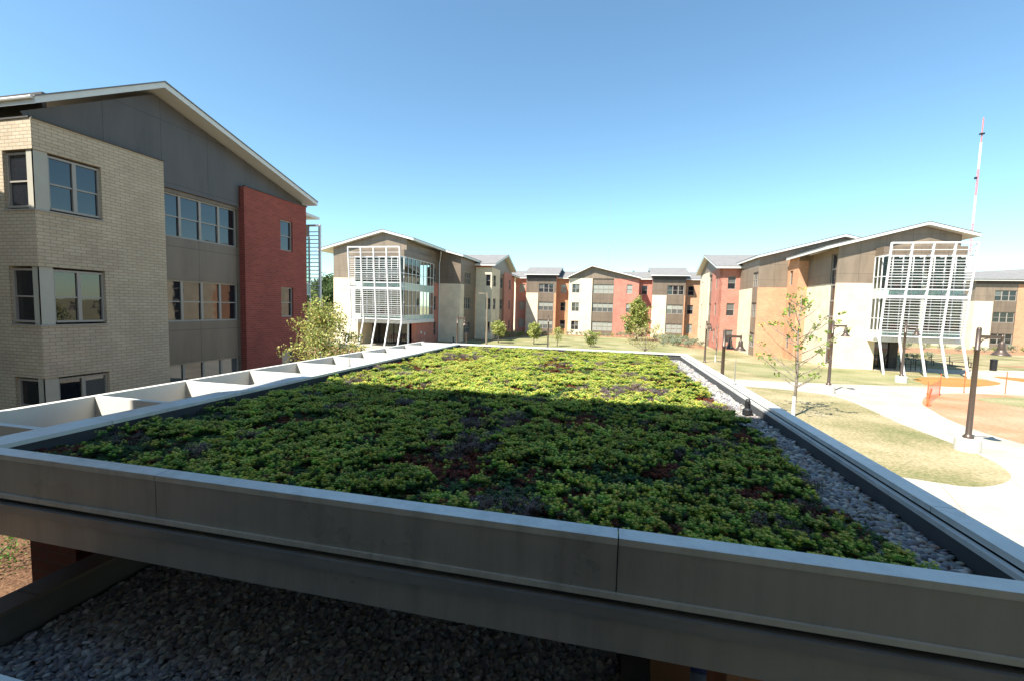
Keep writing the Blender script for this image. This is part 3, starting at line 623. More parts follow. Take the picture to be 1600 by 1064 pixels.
q = MB(); q.add([(53.3, 80.3, 10.6), (63, 80.3, 10.6), (80, 80.3, 10.6), (80, 94, 10.6), (53.3, 94, 10.6), (56, 86.5, 12.3), (58.2, 86.5, 12.3), (61.3, 85, 11.9), (66, 87, 12.9), (80, 87, 12.9)],
      [(0, 1, 7, 6, 5), (1, 8, 7), (1, 2, 9, 8), (2, 3, 9), (3, 4, 5, 6, 7, 8, 9), (4, 0, 5)]); q.build('roof', 'shingle_far', A)

# ------------------------------------------------------------------ the building the photo is taken from, and the one beside it
A = empty('dormitory', 'building the view is taken from, its shaded cream brick wall behind the window', 'building', (2, -6, 0))
F = Facade(A, (14, -.18), (-7.9, -.18))
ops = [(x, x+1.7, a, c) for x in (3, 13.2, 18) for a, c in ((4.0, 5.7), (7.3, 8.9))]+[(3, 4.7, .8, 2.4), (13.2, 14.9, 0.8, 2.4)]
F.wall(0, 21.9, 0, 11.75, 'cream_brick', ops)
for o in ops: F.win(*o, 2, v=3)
Facade(A, (-7.9, -.18), (-7.9, -12)).wall(0, 11.8, 0, 11.75, 'cream_brick'); Facade(A, (14, -12), (14, -.18)).wall(0, 11.8, 0, 11.75, 'cream_brick'); Facade(A, (-7.9, -12), (14, -12)).wall(0, 21.9, 0, 11.75, 'cream_brick')
gable(A, 'x', -8.4, 14.5, (-12.5, 12.05), (-6, 13.6), (.3, 12.05))
q = MB(); q.box(-1.0, -.17, 4.04, .9, .27, 4.1); q.build('window_ledge', 'coping_metal', A)
A = empty('dormitory', 'neighbouring dormitory wing out of view to the left that shades the near dormitory', 'building', (-26, -4, 0))
F = Facade(A, (-18, 6.3), (-36, 6.3)); F.zone(0, 18, 0, 10.9, 'cream_brick', [(3, 4.6, a, c, 2, 3) for a, c in hh]+[(9, 10.6, a, c, 2, 3) for a, c in hh]); F.poly([(0, 10.902), (0, 11.2), (7.5, 13.7), (18, 11.0), (18, 10.902)], 'slate_panel')
for p in (((-18, -14), (-18, 6.3)), ((-36, 6.3), (-36, -14)), ((-36, -14), (-18, -14))):
    f = Facade(A, *p); f.wall(0, f.len, 0, 10.9, 'cream_brick')
gable(A, 'y', -14.5, 6.6, (-36.5, 11.2), (-25.5, 14.0), (-17.6, 11.3))

# ------------------------------------------------------------------ canopy with the green roof
CX0, CX1, CY0, CY1, CT = -4.62, 2.02, 2.12, 12.5, 3.35
K = empty('entrance_canopy', 'flat metal edged entrance canopy carrying the planted roof in the foreground', 'canopy', (-1.3, 7.3, 0))
q = MB(); q.box(CX0+.03, CY0+.03, 2.78, CX1-.03, CY1-.03, 3.13); q.build('roof_deck', 'membrane', K)
def coping(x0, y0, x1, y1, joints=()):
    q = MB(); q.box(x0, y0, CT-.03, x1, y1, CT); return q
q = MB()
xs = [CX0, -2.75, .08, CX1]
for a, c in zip(xs, xs[1:]):
    q.box(a+.003, CY0, CT-.035, c-.003, CY0+.105, CT)
ys = [CY0+.108, 3.0, 5.6, 8.2, 10.8, CY1]
for a, c in zip(ys, ys[1:]):
    q.box(CX1-.13, a+.003, CT-.035, CX1, c-.003, CT); q.box(CX0, a+.003, CT-.035, CX0+.27, c-.003, CT)
q.box(CX0+.272, CY1-.2, CT-.035, CX1-.132, CY1, CT); o = q.build('coping', 'coping_metal', K)
q = MB(); q.box(CX1-.17, CY0+.11, CT-.075, CX1-.133, CY1-.2, CT-.045); q.build('flashing', 'coping_metal', K)
q = MB(); q.box(CX1-.165, CY0+.11, 3.13, CX1-.04, CY1-.2, CT-.076); q.box(CX0+.04, CY0+.11, 3.13, CX0+.24, CY1-.2, CT-.036); q.box(CX0+.24, CY0+.03, 3.13, CX1-.16, CY0+.10, CT-.036); q.box(CX0+.24, CY1-.18, 3.13, CX1-.16, CY1-.03, CT-.036)
q.build('parapet', 'membrane', K)
q = MB()
for a, c in zip(xs, xs[1:]): q.box(a+.003, CY0+.004, 3.065, c-.003, CY0+.03, CT-.036)
q.box(CX1-.03, CY0+.031, 3.065, CX1-.004, CY1, CT-.036); q.box(CX0+.004, CY0+.031, 3.065, CX0+.03, CY1, CT-.036); q.box(CX0, CY1-.026, 3.065, CX1, CY1-.003, CT-.036)
q.build('upper_fascia', 'fascia_metal', K)
q = MB(); q.box(CX0, CY0-.012, 3.045, CX1, CY0+.003, 3.075); q.build('drip_edge', 'coping_metal', K)
q = MB(); q.box(CX0-.0, CY0-.01, 2.775, CX1, CY0+.025, 2.995); q.box(CX1-.025, CY0+.026, 2.775, CX1, CY1, 2.995); q.box(CX0, CY0+.026, 2.775, CX0+.025, CY1, 2.995); q.box(CX0, CY0+.026, 2.755, CX1, CY1, 2.773)
q.build('lower_fascia', 'fascia_metal', K)
q = MB(); q.box(CX0, CY0-.03, 2.996, CX1, CY0+.028, 3.012); q.box(CX0, CY0-.03, 2.955, CX1, CY0-.012, 2.9955); q.build('ledge_trim', 'grey_steel', K)
for x, y in ((-4.72, 2.75), (.86, 2.9), (-4.4, 11.6), (1.3, 11.6)):
    q = MB(); q.box(x-.28 if x < 0 else x-.04, y, 0, x+.26 if x < 0 else x+.5, y+.5, 2.753); q.build('column', 'shaded_brick' if x < 0 else 'orange_brick', K)
q = MB(); q.box(.36, 3.0, 0, .62, 3.3, 2.753); q.build('post', 'int_wood', K)
# side trellis
T = empty('trellis', 'white open trellis of cross plates along the left side of the canopy', 'trellis', (-5.1, 7.3, 0))
q = MB(); q.box(-5.68, CY0, 2.88, -5.60, CY1+.1, CT); q.build('edge_beam', 'trellis_paint', T)
for k in range(10):
    y = 2.62+k*1.078
    q = MB(); q.box(-5.598, y, 2.9, CX0-.002, y+.06, CT-.004); q.build('cross_plate', 'trellis_paint', T)
for i, (x, y, l) in enumerate(((-4.5, 6.9, 'thin lightning rod on the left coping by the planting'), (1.93, 7.4, 'thin lightning rod on the right coping by the pebble strip'))):
    q = MB(); q.tube([(x, y, 3.351), (x, y, 3.75)], [.008, .004], 6); q.lathe([(.03, 0), (.03, .02), (.012, .04)], (x, y, 3.351), 8); tag(q.build('lightning_rod', 'grey_steel', origin=(x, y, 3.351)), l, 'lightning rod')
q = MB(); q.lathe([(.0, .2), (.02, .195), (.032, .17), (.035, .08), (.055, .06), (.06, 0)], (1.72, 5.95, 3.2), 12); q.box(1.71, 5.88, 3.34, 1.73, 5.92, 3.36); tag(q.build('roof_drain', 'black_metal', origin=(1.72, 5.95, 3.2)), 'small black domed roof vent standing in the pebble strip', 'roof vent')

# ---- numpy noise
def vnoise(x, y, seed=0):
    def h(i, j): 
        n = (i*374761393+j*668265263+seed*1442695041) & 0x7fffffff
        n = ((n ^ (n >> 13))*1274126177) & 0x7fffffff
        return ((n ^ (n >> 16)) & 0xffff)/65535.
    xi = np.floor(x).astype(np.int64); yi = np.floor(y).astype(np.int64); fx = x-xi; fy = y-yi
    fx = fx*fx*(3-2*fx); fy = fy*fy*(3-2*fy)
    return (h(xi, yi)*(1-fx)+h(xi+1, yi)*fx)*(1-fy)+(h(xi, yi+1)*(1-fx)+h(xi+1, yi+1)*fx)*fy
R = np.random.default_rng(5)
PX0, PX1, PY0, PY1 = -4.34, 1.58, 2.24, 12.28
q = MB(); q.box(PX0, CY0+.11, 3.131, CX1-.17, CY1-.19, 3.165); o = q.build('growing_medium', 'soil', K)

def instances(proto_v, proto_f, proto_c, pos, yaw, tilt, scale, shade):
    """stamp a prototype (quads) at many places"""
    n = len(pos); nv = len(proto_v); nf = len(proto_f)
    cy, sy = np.cos(yaw), np.sin(yaw)
    v = proto_v[None]*scale[:, None, None]
    tx, ty = tilt[:, 0][:, None], tilt[:, 1][:, None]
    x = v[..., 0]*cy[:, None]-v[..., 1]*sy[:, None]; y = v[..., 0]*sy[:, None]+v[..., 1]*cy[:, None]; z = v[..., 2]
    x = x+z*tx; y = y+z*ty
    V = np.stack([x, y, z], -1)+pos[:, None]
    F = proto_f[None]+(np.arange(n)*nv)[:, None, None]
    C = proto_c[None]*shade[:, None]
    return V.reshape(-1, 3), F.reshape(-1, proto_f.shape[1]), C.reshape(-1, 3)
def sprig(kind, rs):
    V, Fc, C = [], [], []
    def leaf(base, ang, ln, wd, lift, col):
        d = np.array([math.cos(ang), math.sin(ang), 0]); s = np.array([-d[1], d[0], 0]); up = np.array([0, 0, 1.])
        b0 = len(V); base = np.array(base)
        V.extend([base, base+d*ln*.55*math.cos(lift)+up*ln*.55*math.sin(lift)+s*wd/2, base+d*ln*math.cos(lift*.7)+up*ln*math.sin(lift*.7), base+d*ln*.55*math.cos(lift)+up*ln*.55*math.sin(lift)-s*wd/2])
        Fc.append([b0, b0+1, b0+2, b0+3]); C.append(np.array(col)*rs.uniform(.8, 1.2))
    if kind == 'green':
        for st in range(4):
            a = rs.uniform(0, 6.28); r = rs.uniform(.0, .035); x, y = r*math.cos(a), r*math.sin(a); h = rs.uniform(.045, .075)
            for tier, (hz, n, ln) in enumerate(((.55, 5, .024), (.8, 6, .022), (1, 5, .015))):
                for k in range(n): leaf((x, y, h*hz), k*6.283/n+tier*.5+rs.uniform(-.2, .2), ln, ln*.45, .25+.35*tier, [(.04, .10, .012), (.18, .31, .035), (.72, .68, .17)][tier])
    elif kind == 'blue':
        for st in range(6):
            a = rs.uniform(0, 6.28); r = rs.uniform(.0, .04); x, y = r*math.cos(a), r*math.sin(a); h = rs.uniform(.02, .04)
            for tier, (n, ln) in enumerate(((6, .017), (5, .012))):
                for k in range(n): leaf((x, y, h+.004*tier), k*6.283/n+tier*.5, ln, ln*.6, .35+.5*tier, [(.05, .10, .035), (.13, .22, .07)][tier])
    elif kind == 'red':
        for st in range(6):
            a = rs.uniform(0, 6.28); r = rs.uniform(.0, .04); x, y = r*math.cos(a), r*math.sin(a); h = rs.uniform(.02, .05)
            for tier, (n, ln) in enumerate(((6, .018), (5, .014))):
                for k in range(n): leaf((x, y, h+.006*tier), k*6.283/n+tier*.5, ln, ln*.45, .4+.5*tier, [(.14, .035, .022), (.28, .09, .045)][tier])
    else:
        for st in range(5):
            a = rs.uniform(0, 6.28); r = rs.uniform(.0, .035); x, y = r*math.cos(a), r*math.sin(a); h = rs.uniform(.06, .10)
            V.extend([np.array([x-.001, y, 0]), np.array([x+.001, y, 0]), np.array([x+.002, y, h]), np.array([x-.002, y, h])]); b0 = len(V)-4; Fc.append([b0, b0+1, b0+2, b0+3]); C.append(np.array([.10, .07, .05]))
            for k in range(9):
                aa = rs.uniform(0, 6.28); rr = rs.uniform(0, .02); leaf((x+rr*math.cos(aa), y+rr*math.sin(aa), h+rs.uniform(-.01, .008)), rs.uniform(0, 6.28), .009, .006, .8, (.27, .20, .19))
    return np.array(V), np.array(Fc), np.array(C)
# patches: each seed a little mound of one kind
ns = 2500
sx = R.uniform(PX0, PX1, ns); sy_ = R.uniform(PY0, PY1, ns)
big = vnoise(sx*.9+3, sy_*1.3, 3); b2 = vnoise(sx*1.7+9, sy_*2.2, 8)
kind = np.zeros(ns, int)
rr = R.random(ns)
kind[(b2 < .36)] = 1; kind[(big > .80)] = 2; kind[(b2 > .87)] = 3
kind[rr < .08] = 1; kind[(rr > .08) & (rr < .15)] = 2; kind[(rr > .14) & (rr < .17)] = 3; kind[rr > .8] = 0
srad = R.uniform(.10, .22, ns); stall = np.array([1.0, .35, .45, .6])[kind]*R.uniform(.6, 1.2, ns)
npts = 44000
px = R.uniform(PX0, PX1+.12, npts); py = PY0+(PY1-PY0)*R.random(npts)**1.0
edge = PX1-.10+.16*(vnoise(py*2.2, py*0+4, 2)-.5)+.05*(vnoise(py*9, py*0, 12)-.5); keep = px < edge
bare = (px < PX0+.22*vnoise(py*3, py*0+1, 6)) & (R.random(npts) < .8)
px, py = px[keep & ~bare], py[keep & ~bare]
own = np.empty(len(px), int); dist = np.empty(len(px))
for i0 in range(0, len(px), 2000):
    d = (px[i0:i0+2000, None]-sx[None])**2+(py[i0:i0+2000, None]-sy_[None])**2; j = (d/srad[None]**2).argmin(1); own[i0:i0+2000] = j; dist[i0:i0+2000] = np.sqrt(d[np.arange(len(j)), j])
tt = np.clip(1-(dist/(srad[own]*1.25))**2, 0, 1)
mound = .07*tt*stall[own]+.018*vnoise(px*7, py*7, 5)
kk = kind[own]; ro = R.random(len(kk)); kk = np.where(ro < .075, 2, np.where(ro < .12, 1, np.where(ro > .93, 0, kk))); mound = mound+.012*(kk == 1)
mot = np.where((kk == 1), .5, 1)
LAB = {0: ('sedum_cover', 'bright green bushy sedum spread over the planted canopy roof'), 1: ('stonecrop_cover', 'low dark blue green stonecrop filling gaps between the sedum'),
       2: ('red_sedum_cover', 'patches of low dark red sedum among the green'), 3: ('dry_sedum_cover', 'greyish purple dried sedum flower heads among the green')}
for kd, nm in enumerate(('green', 'blue', 'red', 'dry')):
    idx = np.where(kk == kd)[0]; Vs, Fs, Cs = [], [], []; off = 0
    for var in range(5):
        sub = idx[var::5]; n = len(sub)
        if not n: continue
        pv, pf, pc = sprig(nm, random.Random(kd*10+var))
        pos = np.stack([px[sub], py[sub], 3.155+mound[sub]], -1)
        o = own[sub]; til = np.stack([(px[sub]-sx[o]), (py[sub]-sy_[o])], -1)*2.2+R.normal(0, .12, (n, 2))
        sc = R.uniform(.72, 1.15, n)*(1+.02*(py[sub]-2))
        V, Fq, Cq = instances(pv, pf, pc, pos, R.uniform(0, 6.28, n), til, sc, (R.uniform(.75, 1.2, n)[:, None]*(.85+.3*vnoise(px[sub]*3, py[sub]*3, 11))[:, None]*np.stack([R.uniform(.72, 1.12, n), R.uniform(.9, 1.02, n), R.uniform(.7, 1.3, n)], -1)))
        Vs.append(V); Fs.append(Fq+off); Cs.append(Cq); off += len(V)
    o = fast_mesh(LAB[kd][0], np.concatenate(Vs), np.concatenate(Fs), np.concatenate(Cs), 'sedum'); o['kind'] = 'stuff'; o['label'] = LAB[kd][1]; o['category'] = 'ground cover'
# mound body under the sprigs, so that the ground between reads as foliage
gx = np.arange(PX0-.02, PX1+.06, .05); gy = np.arange(PY0-.02, PY1+.02, .05)
GX, GY = np.meshgrid(gx, gy); fl = GX.ravel(); fy_ = GY.ravel(); hz = np.empty(len(fl)); kz = np.empty(len(fl), int)
for i0 in range(0, len(fl), 4000):
    d = (fl[i0:i0+4000, None]-sx[None])**2+(fy_[i0:i0+4000, None]-sy_[None])**2; j = (d/srad[None]**2).argmin(1); dd = np.sqrt(d[np.arange(len(j)), j])
    hz[i0:i0+4000] = .06*np.clip(1-(dd/(srad[j]*1.25))**2, 0, 1)*stall[j]; kz[i0:i0+4000] = kind[j]
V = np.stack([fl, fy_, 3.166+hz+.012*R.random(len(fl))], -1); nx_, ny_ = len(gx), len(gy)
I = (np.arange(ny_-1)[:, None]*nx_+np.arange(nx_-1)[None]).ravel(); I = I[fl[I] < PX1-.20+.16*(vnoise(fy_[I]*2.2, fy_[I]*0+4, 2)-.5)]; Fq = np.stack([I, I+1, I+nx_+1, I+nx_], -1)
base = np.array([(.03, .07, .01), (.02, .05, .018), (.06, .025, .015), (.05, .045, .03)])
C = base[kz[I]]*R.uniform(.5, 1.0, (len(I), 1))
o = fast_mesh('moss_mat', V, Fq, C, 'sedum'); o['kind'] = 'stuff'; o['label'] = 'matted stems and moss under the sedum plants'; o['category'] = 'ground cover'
# a few tall flowering stalks
for x, y, h, l in ((.02, 3.55, .34, 'tall yellow green weed stalk standing up from the shaded sedum'), (-.2, 5.7, .2, 'small pale seed stalk at the edge of the building shadow')):
    q = MB(); q.tube([(x, y, 3.18), (x+.01, y, 3.18+h*.5), (x+.03, y, 3.18+h)], [.006, .005, .004], 5)
    for k in range(26):
        z = 3.18+h*(.25+.75*k/26); a = k*2.4; r = .028 if k < 20 else .034
        q.add([(x, y, z), (x+r*math.cos(a), y+r*math.sin(a), z+.012), (x+r*1.5*math.cos(a+.3), y+r*1.5*math.sin(a+.3), z+.02)], [(0, 1, 2)])
    q.col = None
    for i in range(len(q.c)): q.c[i] = (.36, .42, .10)
    tag(q.build('weed_stalk', 'leaf', origin=(x, y, 3.18), vc=True), l, 'plant')

# ---- pebbles
def ico():
    t = (1+5**.5)/2
    v = np.array([(-1,t,0),(1,t,0),(-1,-t,0),(1,-t,0),(0,-1,t),(0,1,t),(0,-1,-t),(0,1,-t),(t,0,-1),(t,0,1),(-t,0,-1),(-t,0,1)], float); v /= np.linalg.norm(v[0])
    f = [(0,11,5),(0,5,1),(0,1,7),(0,7,10),(0,10,11),(1,5,9),(5,11,4),(11,10,2),(10,7,6),(7,1,8),(3,9,4),(3,4,2),(3,2,6),(3,6,8),(3,8,9),(4,9,5),(2,4,11),(6,2,10),(8,6,7),(9,8,1)]
    vl = [tuple(x) for x in v]; nf = []; mem = {}
    def mid(a, b):
        k = (min(a, b), max(a, b))
        if k not in mem:
            m = np.array(vl[a])+np.array(vl[b]); m /= np.linalg.norm(m); vl.append(tuple(m)); mem[k] = len(vl)-1
        return mem[k]
    for a, b, c in f:
        x, y, z = mid(a, b), mid(b, c), mid(c, a); nf += [(a, x, z), (b, y, x), (c, z, y), (x, y, z)]
    return np.array(vl), np.array(nf)
IV, IF = ico()
def pebbles(name, label, x0, x1, y0, y1, z, size, layers, seed, tone=1.0, thin=1.0):
    R2 = np.random.default_rng(seed); P = []
    st = size*.86
    for L in range(layers):
        gx = np.arange(x0, x1, st); gy = np.arange(y0, y1, st*.92); X, Y = np.meshgrid(gx, gy); X = X+(np.arange(len(gy)) % 2)[:, None]*st/2
        X = X+R2.normal(0, st*.24, X.shape); Y = Y+R2.normal(0, st*.24, Y.shape)
        P.append(np.stack([X.ravel(), Y.ravel(), np.full(X.size, z+L*size*.33)+R2.normal(0, size*.1, X.size)], -1))
    P = np.concatenate(P); P = P[(P[:, 0] > x0) & (P[:, 0] < x1)]
    P = P[(np.arange(len(P)) < len(P)/layers) | (R2.random(len(P)) < thin)]
    n = len(P); a = R2.uniform(0, 6.28, n); s = size*.5*R2.uniform(.72, 1.35, n)
    rad = np.stack([s*R2.uniform(1.0, 1.45, n), s*R2.uniform(.8, 1.05, n), s*R2.uniform(.5, .8, n)], -1)
    lump = 1+.08*np.sin(IV[None, :, 0]*R2.uniform(1, 3, (n, 1))+R2.uniform(0, 6, (n, 1)))+.07*np.sin(IV[None, :, 1]*R2.uniform(1, 3, (n, 1))+R2.uniform(0, 6, (n, 1)))
    v = IV[None]*rad[:, None]*lump[..., None]
    ti = R2.normal(0, .28, (n, 1)); tj = R2.normal(0, .28, (n, 1)); v[..., 2] += v[..., 0]*ti+v[..., 1]*tj
    c, s_ = np.cos(a)[:, None], np.sin(a)[:, None]; x = v[..., 0]*c-v[..., 1]*s_; y = v[..., 0]*s_+v[..., 1]*c
    V = np.stack([x, y, v[..., 2]], -1)+P[:, None]
    F_ = (IF[None]+(np.arange(n)*len(IV))[:, None, None]).reshape(-1, 3)
    pal = np.array([(.28, .27, .26), (.20, .20, .21), (.36, .34, .31), (.42, .38, .33), (.30, .24, .19), (.14, .14, .15), (.50, .47, .43), (.25, .22, .20)])
    pal = pal*(np.array([.86, 1.0, 1.22]) if seed == 3 else np.array([1., 1., 1.])); pc = pal[R2.choice(8, n, p=[.24, .2, .16, .1, .07, .09, .06, .08])]*R2.uniform(.62, 1.3, (n, 1))*R2.uniform(.93, 1.07, (n, 3))*tone  # low roof pebbles get a bluer palette, cool shade put into their colour
    o = fast_mesh(name, V.reshape(-1, 3), F_, np.repeat(pc, len(IF), axis=0), 'pebble', True); o['kind'] = 'stuff'; o['label'] = label; o['category'] = 'pebbles'
pebbles('pebble_strip', 'smooth grey river pebbles along the right parapet of the planted roof', 1.34, 1.84, 2.26, 12.2, 3.165, .039, 2, 1, 1.0)
pebbles('pebble_strip', 'thin line of pale pebbles along the left parapet of the planted roof', -4.36, -4.20, 2.26, 12.2, 3.165, .05, 1, 2, 1.25)
# lower roof
K = empty('low_roof', 'shaded lower flat roof covered in pebbles below the window', 'roof', (-1.9, 1.8, 0))
q = MB(); q.box(-4.15, -.1, 1.6, .35, 4.6, 2.03); q.build('roof_deck', 'membrane', K)
q = MB(); q.box(-4.17, -.1, 2.27, -3.95, 4.6, 2.3); q.build('coping', 'slate_panel', K)
q = MB(); q.box(-4.15, -.1, 2.031, -3.97, 4.6, 2.269); q.box(.16, -.1, 2.031, .34, 4.6, 2.12); q.build('parapet', 'membrane', K)
q = MB(); q.box(-4.1, .3, 0, -3.9, 4.4, 1.59); q.box(.1, .3, 0, .3, 4.4, 1.59); q.box(-3.89, 4.2, 0, .09, 4.4, 1.59); q.build('wall', 'red_brick', K)
pebbles('roof_pebbles', 'grey river pebbles spread over the low roof below the window', -3.94, .15, .85, 3.9, 2.04, .037, 2, 3, .8, .6)
q = MB(); c = (1.0, 4.62, 0)
q.lathe([(.0, .02), (.22, .02), (.24, .5), (.26, .92), (.26, .95)], c, 20)
E1 = empty('waste_bin', 'round blue waste bin under the canopy beside the orange brick column', 'bin', c)
q.build('drum', 'blue_light', E1, smooth=True)
q = MB(); q.lathe([(.262, .95), (.29, .95), (.295, .99), (.28, 1.01), (.2, 1.06), (0, 1.09)], c, 20); q.build('lid', 'blue_plastic', E1, smooth=True)

# ------------------------------------------------------------------ lamps
BELL = [(a*.72, b*.76) for a, b in [(.02, .0), (.035, -.02), (.05, -.06), (.045, -.09), (.10, -.12), (.125, -.17), (.13, -.34), (.15, -.40), (.145, -.42), (.20, -.52), (.30, -.62), (.34, -.66), (.34, -.68), (.29, -.65), (.14, -.44)]]
def lamp(x, y, label, arms=((1, 0),), plinth=.45, h=3.73, bare=False, grp='bell shaded walkway lamps'):
    o = empty('street_lamp', label, 'lamp', (x, y, 0), grp)
    z0 = plinth
    if plinth:
        q = MB(); q.lathe([(.0, 0), (.34, 0), (.34, plinth-.03), (.31, plinth), (0, plinth)], (x, y, 0), 20); q.build('plinth', 'plinth_concrete', o)
    q = MB(); q.lathe([(.15, 0), (.15, .05), (.11, .10), (.085, .14), (.075, h*.5), (.068, h-.75), (.085, h-.74), (.085, h-.70), (.07, h-.69), (.068, h-.03), (.05, h+.02), (0, h+.04)], (x, y, z0), 14); q.build('pole', 'lamp_bronze', o, smooth=True)
    if bare: return o
    for ax, ay in arms:
        d = Vector((ax, ay, 0)).normalized(); e = Vector((x, y, z0+h-.28))+d*.66
        q = MB(); q.beam((x, y, z0+h-.28), e, .05, .10); q.tube([Vector((x, y, z0+h-.52))+d*.05, Vector((x, y, z0+h-.38))+d*.12, Vector((x, y, z0+h-.32))+d*.3], .02, 6); q.lathe([(.03, -.1), (.045, -.05), (.045, .03), (.03, .07), (0, .09)], e, 10); q.build('arm', 'lamp_bronze', o)
        q = MB(); q.lathe(BELL, e+Vector((0, 0, -.08)), 20); q.build('bell_shade', 'lamp_bronze', o, smooth=True)
        q = MB(); q.lathe([(.0, -.32), (.07, -.34), (.09, -.41), (.07, -.45), (0, -.47)], e+Vector((0, 0, -.08)), 12); q.build('lens', 'white_fascia', o, smooth=True)
    return o
lamp(12.05, 17.75, 'tall bell lamp on round concrete plinth at the island tip, nearest right')
lamp(12.6, 28.9, 'bell lamp on plinth behind the sparse leaved tree')
lamp(19.9, 35.5, 'bell lamp on plinth in front of the right gallery screen')
lamp(4.95, 21.0, 'twin bell lamp rising behind the right parapet of the planted roof', arms=((1, -.1), (.55, .8)), plinth=0)
lamp(8.47, 42.5, 'slim bell lamp on the lawn before the right red brick corner', arms=((.35, -1),), plinth=0)
lamp(-12.96, 36, 'bell lamp at the left rear corner of the planted roof', plinth=0)
lamp(-6.8, 48.7, 'dark bare lamp pole standing on the centre lawn', plinth=0, bare=True, grp=None)
o = empty('street_lamp', 'tall tan pole with a flat shoebox lamp head by the shaded left block', 'lamp', (-14.1, 49.2, 0))
q = MB(); q.tube([(-14.1, 49.2, 0), (-14.1, 49.2, 6.1)], [.13, .1], 10); q.build('pole', 'lamp_tan', o)
q = MB(); q.box(-15.15, 49.1, 6.0, -14.45, 49.35, 6.12); q.beam((-14.45, 49.2, 6.06), (-14.1, 49.2, 6.06), .06, .06); q.build('lamp_head', 'lamp_tan', o)
q = MB(); q.tube([(-12.3, 36.5, 0), (-12.3, 36.5, 2.1)], .05, 8); q.lathe([(.07, 2.1), (.07, 2.2), (0, 2.22)], (-12.3, 36.5, 0), 8); tag(q.build('bollard', 'lamp_bronze', origin=(-12.3, 36.5, 0)), 'slim brown post under the left bell lamp', 'post')
q = MB(); q.lathe([(.09, 0), (.09, .8), (.11, .82), (.11, .95), (0, 1.0)], (-17.6, 47.6, 0), 10); tag(q.build('bollard', 'black_metal', origin=(-17.6, 47.6, 0)), 'short dark bollard by the left drainpipe', 'bollard')

# ------------------------------------------------------------------ trees
LQ = [None]
def leaves(centers, rad, per, size, cols, seed, squash=.8):
    R3 = np.random.default_rng(seed); n = len(centers)*per
    c = np.repeat(np.array(centers), per, axis=0); d = R3.normal(0, 1, (n, 3)); d /= np.linalg.norm(d, axis=1)[:, None]
    rr = np.repeat(np.array(rad), per) if np.ndim(rad) else np.full(n, rad)
    p = c+d*(rr*R3.random(n)**.45)[:, None]*np.array([1, 1, squash])
    u = R3.normal(0, 1, (n, 3)); u /= np.linalg.norm(u, axis=1)[:, None]; v = np.cross(u, R3.normal(0, 1, (n, 3))); v /= np.linalg.norm(v, axis=1)[:, None]
    s = size*R3.uniform(.6, 1.25, n)[:, None]
    V = np.stack([p-u*s*.5, p+v*s*.36, p+u*s*.5, p-v*s*.36], 1).reshape(-1, 3); F_ = np.arange(n*4).reshape(-1, 4)
    cc = np.array(cols)[R3.integers(0, len(cols), n)]*R3.uniform(.7, 1.25, (n, 1))
    return V, F_, cc
def tree(x, y, label, h, rad, stem, per, size, cols, seed, nb=14, cr=None, wrap=False, leaf_frac=1, trunk_r=.06, shape='round', cat='tree', group=None, name='tree', zlo=None, squash=.8, lean=0):
    rs = random.Random(seed); o = empty(name, label, cat, (x, y, 0), group)
    q = MB(); tips = []; top = Vector((x+lean, y, h*.93))
    tp = [Vector((x, y, -.02)), Vector((x+lean*.2+.03*h/4, y, h*.3)), Vector((x+lean*.6-.02*h/4, y+.03, h*.62)), top]
    q.tube(tp, [trunk_r*1.25, trunk_r, trunk_r*.55, trunk_r*.12], 8)
    zl = zlo if zlo is not None else stem
    for k in range(nb):
        t = (k+.5)/nb; z = zl+(h*.88-zl)*t**.9; a = k*2.4+rs.uniform(-.3, .3)
        env = {'round': math.sin(PI*min(1, .18+.82*t))**.7, 'cone': (1-t)**.75*.95+.12, 'column': .7, 'vase': .45+.55*t}[shape]
        if shape == 'round': env = max(.35, (1-abs(2*t-.9)**2.2*.75))
        L = rad*env*rs.uniform(.75, 1.1)
        zz = stem+(z-stem)*.75; base = Vector((x+lean*zz/h, y, max(stem*.8, z-L*.55)))
        tip = Vector((x+lean*z/h+math.cos(a)*L, y+math.sin(a)*L, z+L*.18)); mid = base.lerp(tip, .5)+Vector((0, 0, -.06*L))
        q.tube([base, mid, tip], [trunk_r*.38, trunk_r*.25, .006], 5, cap=False)
        for j in range(4):
            b = base.lerp(tip, .35+.2*j); s = Vector((rs.uniform(-1, 1), rs.uniform(-1, 1), rs.uniform(.1, .9))).normalized()*L*rs.uniform(.25, .5)
            q.tube([b, b+s], [trunk_r*.13, .004], 4, cap=False); tips.append((b+s)); 
        tips.append(tip); tips.append(base.lerp(tip, .7))
    tips.append(top); tr = q.build('trunk', 'bark', o, smooth=True)
    if wrap:
        w_ = MB(); w_.lathe([(trunk_r*1.35, 0), (trunk_r*1.3, .55), (trunk_r*1.2, .9 if h > 4 else .6)], (x, y, 0), 10); w_.build('trunk_wrap', 'tree_wrap', o)
    if per:
        tips = [t for t in tips if rs.random() < leaf_frac]
        c_r = [(cr or rad*.25)*rs.uniform(.6, 1.2) for _ in tips]
        V, F_, C = leaves([tuple(t) for t in tips], c_r, per, size, cols, seed, squash)
        V = V-np.array([x, y, 0]); cwn = fast_mesh('crown', V, F_, C, 'leaf'); cwn.parent = o
    return o
GR = [(.16, .22, .05), (.24, .30, .07), (.34, .38, .11), (.11, .16, .035)]
YG = [(.34, .38, .09), (.46, .48, .14), (.22, .28, .06), (.52, .5, .2)]
AU = [(.34, .38, .09), (.48, .48, .13), (.26, .31, .07), (.46, .34, .12), (.2, .26, .08), (.56, .56, .2)]
DK = [(.05, .09, .03), (.08, .13, .04), (.12, .17, .06)]
